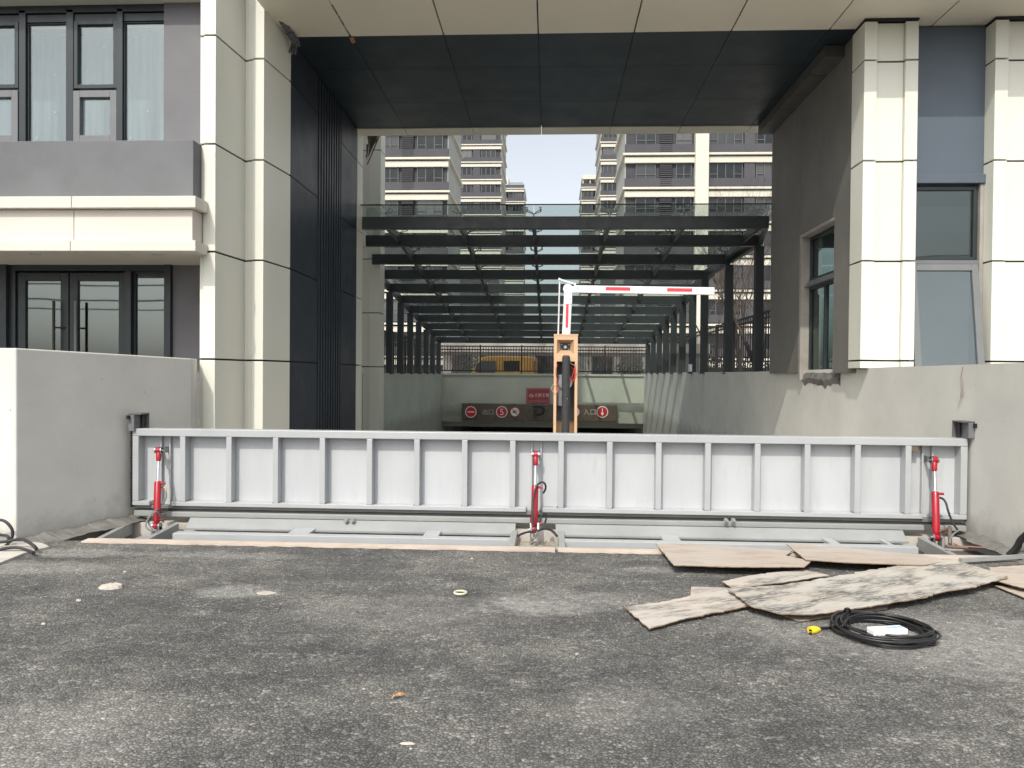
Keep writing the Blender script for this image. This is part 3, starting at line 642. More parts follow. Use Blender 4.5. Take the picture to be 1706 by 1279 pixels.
mb.box(c.x-.22, c.x-.08, c.y-.09, c.y-.004, c.z-.28, c.z+.10); mb.tube([c+Vector((-.24, -.05, .235)), c+Vector((.02, -.05, .235)), c+Vector((.14, -.05, .20)), c+Vector((.2, -.05, .08)), c+Vector((.14, -.05, -.04)), c+Vector((.02, -.05, -.08)), c+Vector((-.1, -.05, -.08))], .06, 6)
mb.build('raised_letter', sgn_bk, sg)
Y2 = 30.9; rx0, rx1, rz0, rz1 = XL(877, Y2, 660), XL(916, Y2, 660), ZL(896, 672, Y2), ZL(896, 646.5, Y2)
rs = thing('red_notice', ((rx0+rx1)/2, Y2, rz0), 'small red notice board with white characters on the end wall', 'sign')
sgn_r2 = mat('notice_red', (.30, .045, .05), .5, .08, 4)
mb = MB(); mb.box(rx0, rx1, Y2, Y2+.06, rz0, rz1); mb.build('board', sgn_r2, rs, .004)
mb = MB(); g = .03
for a, b, c_, d in ((rx0+g, rx1-g, rz1-g-.012, rz1-g), (rx0+g, rx1-g, rz0+g, rz0+g+.012), (rx0+g, rx0+g+.012, rz0+g+.013, rz1-g-.013), (rx1-g-.012, rx1-g, rz0+g+.013, rz1-g-.013)): mb.box(a, b, Y2-.006, Y2-.001, c_, d)
mb.box(rx0+.08, rx1-.1, Y2-.006, Y2-.001, rz0+.10, rz0+.115); mb.build('border_line', plain('notice_line', (.55, .25, .24), .5), rs)
text_mesh('人防工程', .155, PY(902.5, 658, Y2)+Vector((0, -.006, 0)), (1, 0, 0), (0, 0, 1), sgn_wh, rs, 'lettering')
c = PY(885, 659, Y2); mb = MB(); mb.tube([c+Vector((.055*math.cos(t*math.pi/3), -.006, .065*math.sin(t*math.pi/3))) for t in range(6)], .012, 5, closed=True)
mb.tube([c+Vector((-.10, -.006, -.03)), c+Vector((-.07, -.006, .03)), c+Vector((-.055, -.006, -.03))], .008, 5); mb.tube([c+Vector((.10, -.006, -.03)), c+Vector((.07, -.006, .03)), c+Vector((.055, -.006, -.03))], .008, 5); mb.build('emblem', sgn_wh, rs)
# height bar with hazard stripes
Yh = 33.5; hx0, hx1 = XL(905, Yh, 707), XL(1023, Yh, 707); hz0, hz1 = ZL(980, 711, Yh), ZL(980, 706, Yh)
hb = thing('height_bar', ((hx0+hx1)/2, Yh, hz0), 'slim black and cream striped height bar inside the garage mouth', 'height bar')
mb = MB(); n = 30; wd = (hx1-hx0)/n
for i in range(n):
    a = hx0+wd*i; mb.ext([(a, Yh, hz0), (a+wd, Yh, hz0), (a+wd+.06, Yh, hz1), (a+.06, Yh, hz1)], (0, .06, 0), i % 2)
mb.build('striped_rail', [sgn_bk, plain('cream_stripe', (.75, .72, .6), .5)], hb)
mb = MB(); mb.cyl((hx0+.2, Yh+.03, hz1), (hx0+.2, Yh+.03, -.253), .012, 6); mb.cyl((hx1-.2, Yh+.03, hz1), (hx1-.2, Yh+.03, -.253), .012, 6); mb.build('hanger', galv, hb)
# conduit box on right ramp wall by the posts
p = PX(1151, 620, 3.86); mb = MB(); mb.box(3.80, 3.875, p.y-.1, p.y+.1, 1.66, 1.86); o = mb.build('junction_box', white_pl, shift=(3.84, p.y, 1.66), bevel=.01); tag(o, 'small white junction box among the right canopy posts', 'junction box')

# ================================================================== BOOM BARRIER
YB = 9.55
bx0, bx1 = XL(922.5, YB, 640), XL(962, YB, 640); bzt = ZL(942, 559, YB); zfl = -.012
bm_ = thing('boom_barrier', ((bx0+bx1)/2, YB, zfl), 'beige parking barrier cabinet, door off, with white folding boom and red stripes', 'boom barrier')
mb = MB(); Tk = .022; yb0, yb1 = YB, YB+.30; oz0 = zfl+.02; oz1 = ZL(942, 602, YB); wz0, wz1 = ZL(942, 589, YB), ZL(942, 566, YB)
mb.box(bx0, bx0+.035, yb0, yb1, zfl, bzt-.002); mb.box(bx1-.035, bx1, yb0, yb1, zfl, bzt-.002); mb.box(bx0+.035, bx1-.035, yb1-.02, yb1, zfl, bzt-.002)
mb.box(bx0+.035, bx1-.035, yb0, yb0+.03, oz1, wz0); mb.box(bx0+.035, bx1-.035, yb0, yb0+.03, wz1, bzt-.002); mb.box(bx0-.004, bx1+.004, yb0-.004, yb1+.004, bzt-.002, bzt+.02)
wx0, wx1 = XL(928, YB, 577), XL(956, YB, 577); mb.box(bx0+.035, wx0, yb0, yb0+.03, wz0, wz1); mb.box(wx1, bx1-.035, yb0, yb0+.03, wz0, wz1)
mb.build('cabinet', cab_m, bm_, .004)
mb = MB(); mb.ext([(wx0, YB+.002, wz0), (wx1, YB+.002, wz0), (wx1-.045, YB+.07, wz0+.045), (wx0+.045, YB+.07, wz0+.045)], (0, .004, 0)); mb.ext([(wx0, YB+.002, wz1), (wx0+.045, YB+.07, wz1-.035), (wx1-.045, YB+.07, wz1-.035), (wx1, YB+.002, wz1)], (0, .004, 0))
mb.ext([(wx0, YB+.002, wz0), (wx0+.045, YB+.07, wz0+.045), (wx0+.045, YB+.07, wz1-.035), (wx0, YB+.002, wz1)], (0, .004, 0)); mb.ext([(wx1, YB+.002, wz0), (wx1, YB+.002, wz1), (wx1-.045, YB+.07, wz1-.035), (wx1-.045, YB+.07, wz0+.045)], (0, .004, 0))
mb.build('camera_niche', mat('niche_tan', (.42, .27, .15), .5, .05, 4), bm_)
mb = MB(); mb.box(wx0+.04, wx1-.04, YB+.072, YB+.09, wz0+.04, wz1-.03); cc = Vector(((wx0+wx1)/2, YB+.07, (wz0+wz1)/2)); mb.cyl(cc, cc+Vector((0, .002, 0)), .02, 16, 1)
for a in (-.045, .045):
    for b in (-.03, .03): mb.cyl(cc+Vector((a, -.004, b)), cc+Vector((a, .001, b)), .006, 8, 1)
mb.build('camera_window', [sgn_bk, galv], bm_)
mb = MB(); mb.box(bx0+.036, bx1-.036, yb1-.05, yb1-.021, .95, oz1+.1); mb.box(bx0+.05, bx1-.09, YB+.12, yb1-.052, 1.15, 1.55, 1); mb.cyl(((bx0+bx1)/2, YB+.08, 1.45), ((bx0+bx1)/2, YB+.2, 1.45), .09, 20, 2); mb.cyl(((bx0+bx1)/2+.02, YB+.07, 1.45), ((bx0+bx1)/2+.02, YB+.079, 1.45), .02, 10, 1)
mb.build('motor', [cab_in, mat('motor_grey', (.25, .26, .27), .5, .1, 8), galv], bm_)
mb = MB(); xc = XL(942.5, YB-.04, 660); zt2 = ZL(942, 592, YB-.04); R_ = .05
prof = [(zfl+.02, R_), (zt2-.03, R_), (zt2-.012, R_*.93), (zt2, R_*.72), (zt2+.002, R_*.3)]
mb.tube([(xc, YB-.055, z) for z, _ in prof], [r for _, r in prof], 24); mb.build('foam_column', foam, bm_)
mb = MB(); c = PY(945, 664, YB-.105); mb.cyl(c, c+Vector((0, .006, 0)), .006, 8); mb.build('screw', galv, bm_)
def wires(pxs, m, nm='wire', Y=YB-.02, r=.0035):
    mb = MB()
    for seq in pxs: 
        pts = [PY(x, y, Y) for x, y in seq]; sm = []
        for i in range(len(pts)-1):
            a, b = pts[i], pts[i+1]; p_, n_ = pts[max(0, i-1)], pts[min(len(pts)-1, i+2)]
            for k in range(5):
                t = k/5; sm.append(.5*((2*a)+(b-p_)*t+(2*p_-5*a+4*b-n_)*t*t+(3*a-p_-3*b+n_)*t**3))
        mb.tube(sm+[pts[-1]], r, 6)
    return mb.build(nm, m, bm_)
wires([[(930, 606), (926, 616), (927, 628), (930, 640), (928, 650), (929, 658)], [(952, 612), (957, 618), (952, 628), (950, 634), (954, 636), (957, 628), (959, 612)], [(958, 610), (955, 620), (953, 634), (956, 631), (961, 620)]], wire_red)
wires([[(929, 640), (921, 642), (919, 649), (924, 654), (930, 650), (928, 644)], [(950, 604), (956, 608), (960, 606)]], wire_tan)
# boom
YM = YB+.14
def pb(x, y): return PY(x, y, YM)
mb = MB(); w_ = .105
b0 = pb(943, 560); b1 = pb(946, 498); mb.bar(b0, b1, .105, .055, up=(0, 1, 0)); vb = mb.build('boom_lower_section', white_p, bm_, .006)
mb = MB(); a = pb(944.2, 546); b = pb(945.2, 507); mb.bar(a+Vector((0, -.029, 0)), b+Vector((0, -.029, 0)), .002, .033, up=(1, 0, 0)); mb.build('red_stripe', red_tape, vb)
mb = MB(); h0 = pb(958, 481.5); h1 = pb(1190, 485); mb.bar(h0, h1, .045, .095); hb_ = mb.build('boom_arm', white_p, bm_, .006)
for s0, s1, yy_ in ((1009, 1049.5, 481), (1111, 1152.5, 482.8)):
    mb = MB(); mb.bar(pb(s0, yy_)+Vector((0, -.024, 0)), pb(s1, yy_+.6)+Vector((0, -.024, 0)), .0025, .042); mb.build('red_stripe', red_tape, hb_)
mb = MB(); k = pb(946, 481); mb.cyl(k+Vector((0, -.035, 0)), k+Vector((0, .035, 0)), .062, 24)
mb.box(k.x-.05, k.x+.055, YM-.034, YM+.034, k.z-.20, k.z-.03); mb.bar(k+Vector((.0, -.0, -.01)), pb(968, 482), .066, .085)
mb.build('knuckle_plate', white_p, bm_, .004)
mb = MB()
for (x, y) in ((944, 480), (962, 480), (942, 489), (950, 489), (943, 497), (950, 498)):
    c = pb(x, y)+Vector((0, -.036, 0)); mb.cyl(c+Vector((0, -.008, 0)), c+Vector((0, .003, 0)), .007, 8)
mb.build('bolt', galv, knuckle_parent if False else bm_)
mb = MB(); mb.cyl(pb(930, 558), pb(932.5, 466), .010, 8); mb.bar(pb(932, 465), pb(958, 473), .02, .02); mb.bar(pb(958, 471), pb(958, 477), .02, .02); mb.cyl(pb(932, 465)+Vector((0, -.02, 0)), pb(932, 465)+Vector((0, .02, 0)), .016, 10); mb.build('link_rod', white_p, bm_)

# ================================================================== FLOOD BARRIER
fb = thing('flood_barrier', (-.1, 7.55, 0), 'raised grey steel flip-up flood barrier with sixteen ribs across the ramp, on red rams', 'flood barrier')
FX0, FX1 = -4.305, 4.10; FZ0, FZ1 = .165, .955; FY = 7.55; DP = .125
def skz(x): return 0.0
mb = MB(); mb.box(FX0+.01, FX1-.01, FY+DP-.008, FY+DP+.012, FZ0-.03, FZ1-.01); mb.build('steel_sheet', steel_sheet, fb)
mb = MB(); mb.box(FX0, FX1, FY, FY+DP+.02, FZ1-.075, FZ1); mb.build('top_rail', steel, fb, .006)
rams = [XL(265, 7.5, 800), XL(893, 7.5, 800), XL(1556, 7.5, 800)]
mb = MB(); segs = [FX0, rams[0]-.13, rams[0]+.10, rams[1]-.10, rams[1]+.06, rams[2]-.075, rams[2]+.10, FX1]
for i in (0, 2, 4, 6): mb.box(segs[i], segs[i+1], FY, FY+DP-.01, FZ0-.005, FZ0+.04)
mb.build('bottom_rail', steel, fb, .005)
mb = MB(); mb.box(FX0+.005, FX1-.005, FY+.03, FY+DP+.02, FZ0-.04, FZ0-.006); mb.build('lower_lip', mat('shadow_lip_steel', (.17, .17, .155), .5, .1, 3, dirt=(.28, .2, .13), damt=.6), fb, .004)  # lip darkened so its colour carries the shade of the gap below
r0 = XL(304, FY, 780); r1 = XL(1513.5, FY, 790)
weld = mat('weld_bead', (.20, .19, .17), .6, .2, 30, .4, 150); r_ = random.Random(31)
for i in range(16):
    x = r0+(r1-r0)*i/15; mb = MB(); mb.box(x-.028, x+.028, FY, FY+DP-.009, FZ0+.041, FZ1-.076)
    for s in (-1, 1):
        for z in (FZ0+.044, FZ1-.079):
            if r_.random() < .8: a = x+s*.026; mb.tube([(a, FY+.004, z), (a+s*.008, FY+.03+.01*r_.random(), z+.003), (a+s*.004, FY+.06, z)], .008, 5, 1)
    mb.build('rib', [steel, weld], fb, .004)
for x0, x1 in ((FX0, FX0+.065), (FX1-.065, FX1)):
    mb = MB(); mb.box(x0, x1, FY+.002, FY+DP+.0, FZ0+.041, FZ1-.076); mb.build('end_post', steel, fb, .005)
for x in rams:
    mb = MB(); mb.box(x-.055, x-.04, FY+DP-.05, FY+DP-.009, FZ0+.0, FZ1-.077); mb.box(x+.04, x+.055, FY+DP-.05, FY+DP-.009, FZ0, FZ1-.077); mb.build('mounting_channel', steel, fb, .002)
mb = MB(); 
for k in range(14): mb.tube([(FX0-.022+.008*math.sin(k*2.1+j), FY+.03, .2+k*.055+.012*j) for j in range(4)], .011, 6)
mb.build('edge_seal', rubber, fb)
mb = MB(); mb.box(FX0-.02, FX0-.008, FY+.0, FY+.1, .14, .94); mb.box(FX1+.006, FX1+.02, FY+.04, FY+.1, .14, .90); mb.build('edge_seal', rubber, fb)
mb = MB(); c = PY(1524, 741, FY-.01); mb.box(c.x-.02, c.x+.045, FY+.01, FY+.1, c.z-.07, c.z+.005); mb.build('weld_scorch', rust, fb, .004)
# hinge tube and lower tubes
mb = MB(); mb.box(FX0+.03, FX1-.03, FY+.0, FY+.115, .107, .122); mb.build('rubber_gasket', rubber, fb)
mb = MB(); cu = [FX0+.03, rams[0]+.08, rams[1]-.06, rams[1]+.06, rams[2]-.08, FX1-.04]
mb.box(FX0+.03, rams[0]-.05, FY-.02, FY+.12, .055, .11)
for a, b in ((rams[0]+.08, rams[1]-.055), (rams[1]+.055, rams[2]-.085), (rams[2]+.06, FX1-.03)): mb.box(a, b, FY-.05, FY+.12, .058, .106)
mb.build('hinge_beam', steel_pit, fb, .005)
# sloped gutter plate behind the hinge
mb = MB()
for a, b in ((rams[0]+.34, rams[1]-.20), (rams[1]+.20, rams[2]-.30)):
    mb.add([(a, 7.48, .058), (b, 7.48, .058), (b, 7.38, -.028), (a, 7.38, -.028), (a, 7.49, .05), (b, 7.49, .05), (b, 7.39, -.036), (a, 7.39, -.036)], [(0, 1, 2, 3)[::-1], (4, 5, 6, 7), (3, 2, 6, 7)])
    mb.box(a, b, 7.345, 7.379, -.040, -.026)
mb.build('gutter_plate', gutter_m, fb)
# ground frame
def fbx(nm, x0, x1, y0, y1, z0, z1, m=steel_pit): mb = MB(); mb.box(x0, x1, y0, y1, z0, z1); return mb.build(nm, m, fb, .004)
gx0, gx1 = PZ(163, 897).x, PZ(1690, 925).x-.02
fbx('front_frame_rail', gx0, gx1, PF, PF+.06, -.14, .006)
for (pa, pb_) in (((163, 897), (228, 864)), ((244, 897), (314, 861)), ((1573, 915), (1508, 881)), ((1686, 921), (1600, 876))):
    a, b = PZ(*pa), PZ(*pb_); mb = MB(); y1_ = 7.46; t = (y1_-a.y)/(b.y-a.y); e = a.lerp(b, t); a = a.lerp(b, (PF+.061-a.y)/(b.y-a.y))
    mb.bar((a.x, a.y, -.06), (e.x, e.y, -.06), .055, .12); mb.build('cross_member', steel_pit, fb, .004)
for x in (XL(854, 7.0, 890), XL(936, 7.0, 890)): fbx('cross_member', x-.03, x+.03, PF+.062, 7.46, -.13, .001)
xs1, xs2 = XL(281, 6.95, 892), XL(849, 6.95, 892); fbx('skid_tube', xs1, xs2, 7.02, 7.13, -.07, -.006, steel); xs3, xs4 = XL(941, 6.95, 892), XL(1537, 6.95, 905); fbx('skid_tube', xs3, xs4, 7.02, 7.13, -.07, -.006, steel)
for (px_0, px_1) in ((470, 505), (700, 726), (1110, 1140), (1395, 1412), (1495, 1503)):
    fbx('spacer_plate', XL(px_0, 7.0, 880), XL(px_1, 7.0, 880), 7.135, 7.40, -.05, -.012, steel)
for px in (577, 588, 1210, 1222):
    c = PY(px, 866, 7.44); mb = MB(); mb.cyl(c+Vector((0, -.03, 0)), c+Vector((0, .03, 0)), .016, 6); mb.cyl(c+Vector((0, -.005, -.01)), c+Vector((0, .01, -.01)), .024, 10); mb.build('gutter_bolt', steel_pit, fb)
fbx('base_plate', -3.75, -4.15, 6.9, 7.44, -.14, -.13, steel_pit)
fbx('base_plate', rams[1]-.2, rams[1]+.2, 6.76, 7.45, -.12, -.11, mat('muddy_plate', (.36, .31, .25), .85, .15, 7, .2, 60)); fbx('base_plate', rams[2]-.15, rams[2]+.7, 6.78, 7.44, -.13, -.12, mat('dark_plate', (.10, .09, .085), .8, .2, 7))
# rams
def ram(x, ytop, zt_, zb_, ybot, side, lean=0.):
    top = Vector((x, ytop, zt_)); bot = Vector((x+lean, ybot, zb_)); d = (top-bot); L = d.length; u = d/L
    mb = MB(); body0 = bot+u*.03; body1 = bot+u*L*.58
    mb.tube([body0, body0+u*.03, body1-u*.012, body1], [.024, .034, .034, .030], 20)
    c = bot; mb.cyl(c+Vector((-.022, 0, 0)), c+Vector((.022, 0, 0)), .034, 16)
    for t in (.96, .14):
        pq = bot+u*L*.58*t; mb.cyl(pq, pq+Vector((side*.078, -.004, 0)), .012, 10)
    root = mb.build('hydraulic_ram', red_p, fb, .002)
    mb = MB(); mb.cyl(body1-u*.01, top-u*.10, .0125, 14); mb.build('piston_rod', chrome, root)
    mb = MB(); mb.tube([top-u*.115, top-u*.10, top-u*.04, top+u*.0], [.016, .024, .026, .02], 14); mb.cyl(top+Vector((-.02, 0, 0)), top+Vector((.02, 0, 0)), .034, 18); mb.build('rod_eye', red_p, root, .002)
    mb = MB()
    for s in (-1, 1): mb.cyl(top+Vector((s*.024, 0, 0)), top+Vector((s*.036, 0, 0)), .032, 16); mb.box(top.x+s*.024, top.x+s*.036, top.y-.02, FY+DP-.01, top.z-.03, top.z+.03)
    mb.cyl(top+Vector((-.045, 0, 0)), top+Vector((.045, 0, 0)), .013, 10)
    for s in (-1, 1): mb.cyl(bot+Vector((s*.026, 0, 0)), bot+Vector((s*.042, 0, 0)), .035, 16)
    for s in (-1, 1): mb.box(bot.x+s*.026, bot.x+s*.042, bot.y-.03, bot.y+.03, -.13, bot.z)
    mb.cyl(bot+Vector((-.05, 0, 0)), bot+Vector((.05, 0, 0)), .014, 10); mb.build('bracket', galv, root)
    return root, bot, u, L
def spl(pts, n=6):
    pts = [Vector(p) for p in pts]; sm = []
    for i in range(len(pts)-1):
        a, b = pts[i], pts[i+1]; p_, n_ = pts[max(0, i-1)], pts[min(len(pts)-1, i+2)]
        for k in range(n):
            t = k/n; sm.append(.5*((2*a)+(b-p_)*t+(2*p_-5*a+4*b-n_)*t*t+(3*a-p_-3*b+n_)*t**3))
    return sm+[pts[-1]]
def hose(root, seq, r=.011, m=rubber, nm='hose'):
    mb = MB(); mb.tube(spl([PY(x, y, Y) for x, y, Y in seq]), r, 8); return mb.build(nm, m, root)
YT = 7.53
def ramc(xt, yt, xb, yb, side):
    t = PY(xt, yt, YT); b = PY(xb, yb, 7.30); return ram(t.x, t.y, t.z, b.z, b.y, side, b.x-t.x)
hose_g = mat('grey_hose', (.16, .165, .17), .5, .1, 20)
r1_, *_ = ramc(264.5, 750, 261, 876, 1)
hose(r1_, [(271, 811, 7.45), (276, 820, 7.44), (276, 830, 7.42), (268, 842, 7.38), (260, 850, 7.3), (252, 856, 7.22), (248, 864, 7.18), (249, 874, 7.14), (256, 882, 7.1), (262, 883, 7.08)], .0095, hose_g)
hose(r1_, [(272, 870, 7.3), (262, 853, 7.22), (252, 858, 7.18), (246, 866, 7.14), (243, 876, 7.1), (250, 883, 7.06), (262, 884, 7.0)], .0085, hose_g)
mb = MB(); mb.tube(spl([PY(266, 812, 7.45), PY(275, 812, 7.45), PY(277, 822, 7.44)]), .008, 8); mb.build('pipe_elbow', plain('brass', (.62, .42, .2), .35, .8), r1_)
r2_, *_ = ramc(892.5, 757, 890, 882, 1)
hose(r2_, [(889, 878, 7.2), (887, 850, 7.24), (889, 828, 7.32), (894, 810, 7.4), (902, 803, 7.4), (908, 806, 7.4), (909, 814, 7.42), (905, 821, 7.45)], .010)
hose(r2_, [(892, 884, 7.16), (898, 870, 7.2), (903, 858, 7.25), (908, 855, 7.27), (910, 862, 7.28), (908, 871, 7.3)], .009)
hose(r2_, [(862, 893, 7.0), (870, 889, 7.05), (880, 886, 7.1), (888, 886, 7.12)], .010); hose(r2_, [(896, 884, 7.12), (905, 881, 7.1), (916, 882, 7.02), (923, 887, 6.96), (928, 893, 6.92)], .012)
mb = MB(); mb.tube([PY(884, 872, 7.2), PY(885, 886, 7.16), PY(890, 890, 7.1), PY(887, 900, 6.95)], .011, 8); mb.cyl(PY(896, 890, 7.1), PY(889, 897, 6.98), .012, 8); mb.cyl(PY(897, 872, 7.2), PY(897, 884, 7.16), .016, 10); mb.build('pipe_fitting', galv, r2_)
r3_, *_ = ramc(1556.5, 766, 1560, 895, 1)
hose(r3_, [(1566, 829, 7.42), (1571, 831, 7.42), (1576, 838, 7.4), (1580, 852, 7.34), (1587, 870, 7.2), (1595, 882, 7.08)], .010)
hose(r3_, [(1597, 884, 7.05), (1590, 888, 7.0), (1584, 896, 6.95), (1582, 905, 6.9)], .009, hose_g)
mb = MB(); mb.cyl(PY(1566, 885, 7.25), PY(1582, 880, 7.2), .012, 8); mb.cyl(PY(1582, 878, 7.15), PY(1583, 908, 6.9), .018, 10); mb.tube([PY(1576, 910, 6.87), PY(1588, 911, 6.86), PY(1612, 912, 6.84)], .016, 8); mb.build('pipe_fitting', rust, r3_)
mb = MB(); mb.tube(spl([PY(1588, 905, 6.9), PY(1602, 909, 6.86), PY(1620, 911, 6.84), PY(1640, 912, 6.83)]), .008, 6); mb.build('copper_pipe', plain('copper_pipe', (.35, .16, .15), .4, .6), r3_)
# wall mounted latch boxes
def latch(px, py0, py1, xw, s, label):
    a = PX(px, py1, xw); z0, z1 = a.z, PX(px, py0, xw).z; y = a.y
    t = thing('wall_latch', (xw, y, z0), label, 'latch', 'steel latches on the low walls at the barrier ends')
    mb = MB(); mb.box(xw, xw+s*.13, y, y+.012, z0, z1); mb.box(xw, xw+s*.13, y-.16, y, z1-.015, z1-.001); mb.build('latch_plate', mat('latch_steel', (.10, .10, .10), .45, .1, 8), t, .003)
    mb = MB(); mb.box(xw, xw+s*.06, y-.16, y-.002, z0, z1-.016); mb.build('latch_block', mat('latch_block_steel', (.16, .165, .17), .45, .1, 8), t, .003)
    mb = MB(); mb.cyl((xw+s*.085, y-.03, z0), (xw+s*.085, y-.03, z1-.017), .018, 10); mb.box(xw-s*0, xw+s*.02, y-.2, y-.161, z1-.06, z1-.02); mb.build('latch_pin', black_iron, t)
latch(228, 687, 716, -4.33, 1, 'dark steel latch bracket on the left wall at the end of the flood barrier')
latch(1609, 700, 728, 4.135, -1, 'dark steel latch bracket on the right wall at the end of the flood barrier')

# edging strips between asphalt and pit
def ragged(mb, xs_, yfront, yback, z, r_, m=0):
    n = len(xs_); v = []
    for x in xs_: v += [(x, yfront+r_.uniform(-.02, .012), z), (x, yback, z+.004)]
    b = len(mb.v); mb.add(v+[(p[0], p[1], p[2]-.03) for p in v], [(2*i, 2*i+2, 2*i+3, 2*i+1) for i in range(n-1)]+[(2*n+2*i, 2*n+2*i+2, 2*i+2, 2*i) for i in range(n-1)], m)
r_ = random.Random(12); xa, xb = PZ(137, 903).x, 4.0
strip_m = mat('pinkish_plank', (.50, .42, .35), .9, .10, 3, .2, 50, dirt=(.44, .33, .24), damt=.7)
for k, (fa, fb_) in enumerate(((0, .52), (.523, 1.))):
    mb = MB(); a = xa+(xb-xa)*fa; b = xa+(xb-xa)*fb_; ragged(mb, [a+(b-a)*i/60 for i in range(61)], PF-.115, PF-.004, .012, r_)
    o = mb.build('edging_plank', strip_m, shift=((a+b)/2, PF-.06, 0)); tag(o, ('pinkish ragged plank lying along the left half of the pit edge', 'pinkish ragged plank along the right half of the pit edge')[k], 'plank')

# ================================================================== PLYWOOD
def board(px, h, label, m, th=.007, seed=1, rag=.012, lift=None, em=None):
    """irregular sheet on the ground; h: height of its top per vertex"""
    r_ = random.Random(seed); n = len(px); hh = h if hasattr(h, '__len__') else [h]*n
    P3 = [PZ(x, y, z) for (x, y), z in zip(px, hh)]; pts = []
    for i in range(n):
        a, b = P3[i], P3[(i+1) % n]; k = max(1, int((b-a).length/.032)); d = (b-a).normalized(); nn = Vector((-d.y, d.x, 0))
        for j in range(k): pts.append(a.lerp(b, (j+r_.uniform(-.25, .25))/k if j else 0)+(nn*(r_.uniform(-rag, rag)*(.5 if r_.random() < .7 else 1.6)) if j else Vector()))
    c = sum(P3, Vector())/n; c.z = 0
    # flat fan would shade badly: triangulated by the mesh itself as one ngon on a common plane
    mb = MB(); mb.ext([p for p in pts][::-1], (0, 0, -th))
    me_o = mb.build('plywood_sheet', [m, em or ply_edge], shift=c)
    for f in me_o.data.polygons:
        if abs(f.normal.z) < .5: f.material_index = 1
    return tag(me_o, label, 'plywood sheet')
def tilt(pf, hf, hb):
    """heights per vertex: hf at the lowest image row (near edge), hb at the far edge, linear in depth"""
    ys = [PZ(x, y, 0).y for x, y in pf]; a, b = min(ys), max(ys); return [hf+(hb-hf)*(q-a)/(b-a) for q in ys]
b1 = [(1092, 905), (1122, 941), (1230, 944), (1340, 944), (1352, 934), (1309, 925), (1320, 917), (1277, 914), (1189, 908)]
board(b1, tilt(b1, .075, .03), 'clean pinkish plywood sheet propped on the pit edge, left of the pair', ply_clean, seed=2, rag=.005)
b2 = [(1310, 906), (1342, 932), (1420, 937), (1539, 941), (1585, 933), (1535, 924), (1470, 917), (1400, 912)]
board(b2, tilt(b2, .085, .03), 'clean pinkish plywood sheet beside the pit, right of the pair and before the right ram', ply_clean, seed=3, rag=.005)
b3 = [(1212, 980), (1249, 1008), (1300, 1022), (1356, 1023), (1420, 1014), (1486, 1003), (1540, 995), (1574, 985), (1615, 979), (1679, 962), (1668, 956), (1583, 930), (1520, 938), (1445, 950), (1376, 963), (1290, 975)]
board(b3, tilt(b3, .06, .075), 'long splintered plywood sheet with black stains, largest of the pile', ply_dirty, seed=4, rag=.011)
b4 = [(1040, 1011), (1082, 1047), (1141, 1030), (1195, 1019), (1249, 1009), (1213, 981), (1160, 990), (1110, 1001)]
board(b4, tilt(b4, .03, .035), 'short stained plywood offcut with a clean pale end, nearest the camera', ply_mid, seed=5, rag=.009)
b5 = [(1203, 968), (1221, 980), (1300, 970), (1382, 958), (1342, 949), (1290, 953), (1245, 959)]
board(b5, .03, 'narrow pale plywood offcut lying behind the large stained sheet', ply_mid, seed=6, rag=.006)
b6 = [(1152, 977), (1150, 992), (1200, 990), (1214, 979)]
board(b6, .018, 'small grey plywood scrap behind the short stained offcut', ply_mid, seed=7, rag=.004)
b7 = [(1647, 945), (1664, 968), (1700, 978), (1790, 990), (1790, 938), (1706, 941)]
board(b7, tilt(b7, .06, .05), 'pinkish plywood sheet cut off by the right picture edge', ply_clean, seed=8, rag=.006)
b8 = [(1657, 975), (1706, 995), (1790, 1012), (1790, 992), (1700, 979)]
board(b8, .02, 'lower thin plywood piece under the sheet at the right picture edge', ply_clean, seed=9, rag=.004)
b9 = [(1301, 1023), (1330, 1034), (1400, 1024), (1478, 1013), (1480, 1004), (1400, 1008)]
board(b9, .014, 'thin dark-edged plywood strip peeking out below the large stained sheet', ply_mid, seed=10, rag=.005)
mb = MB(); mb.bar(PZ(1600, 937, .02)+Vector((0, 0, .02)), PZ(1780, 926, .02)+Vector((0, 0, .02)), .035, .03); o = mb.build('timber_batten', steel_pit, shift=(4.0, 6.5, 0)); tag(o, 'thin grey bar lying at the right wall foot beside the pit', 'bar')

# ================================================================== CABLE COIL
cc = PZ(1472, 1049, .03); r_ = random.Random(21)
coil = thing('cable_coil', (cc.x, cc.y, 0), 'coil of black extension cable with yellow plug and white socket strip beside the plywood', 'cable coil')
mb = MB(); rad = .285; seq = []
turns = 13; nn = 34
for k in range(turns):
    rr = rad*r_.uniform(.80, 1.06); ox, oy = r_.uniform(-.02, .02), r_.uniform(-.025, .025); zb_ = .012+.009*(k % 6)+.004*r_.random(); ph = r_.random()*6
    for j in range(nn):
        a = 2*math.pi*j/nn; q = .012*math.sin(3*a+ph)+.008*math.sin(5*a+ph*2)
        seq.append(Vector((cc.x+ox+(rr+q)*math.cos(a), cc.y+oy+(rr*.92+q)*math.sin(a), zb_+.006*math.sin(2*a+ph)+.003)))
sm = [sum(seq[max(0, i-2):i+3], Vector())/len(seq[max(0, i-2):i+3]) for i in range(len(seq))]
mb.tube(sm, .0072, 7)
def gz(x, y, z=.01): return PZ(x, y, z)
mb.tube(spl([gz(1556-20, 1040, .05), gz(1548, 1056, .04), gz(1558, 1068, .02), gz(1552, 1074, .01), gz(1530, 1070, .015), gz(1510, 1066, .03)]), .0072, 7)
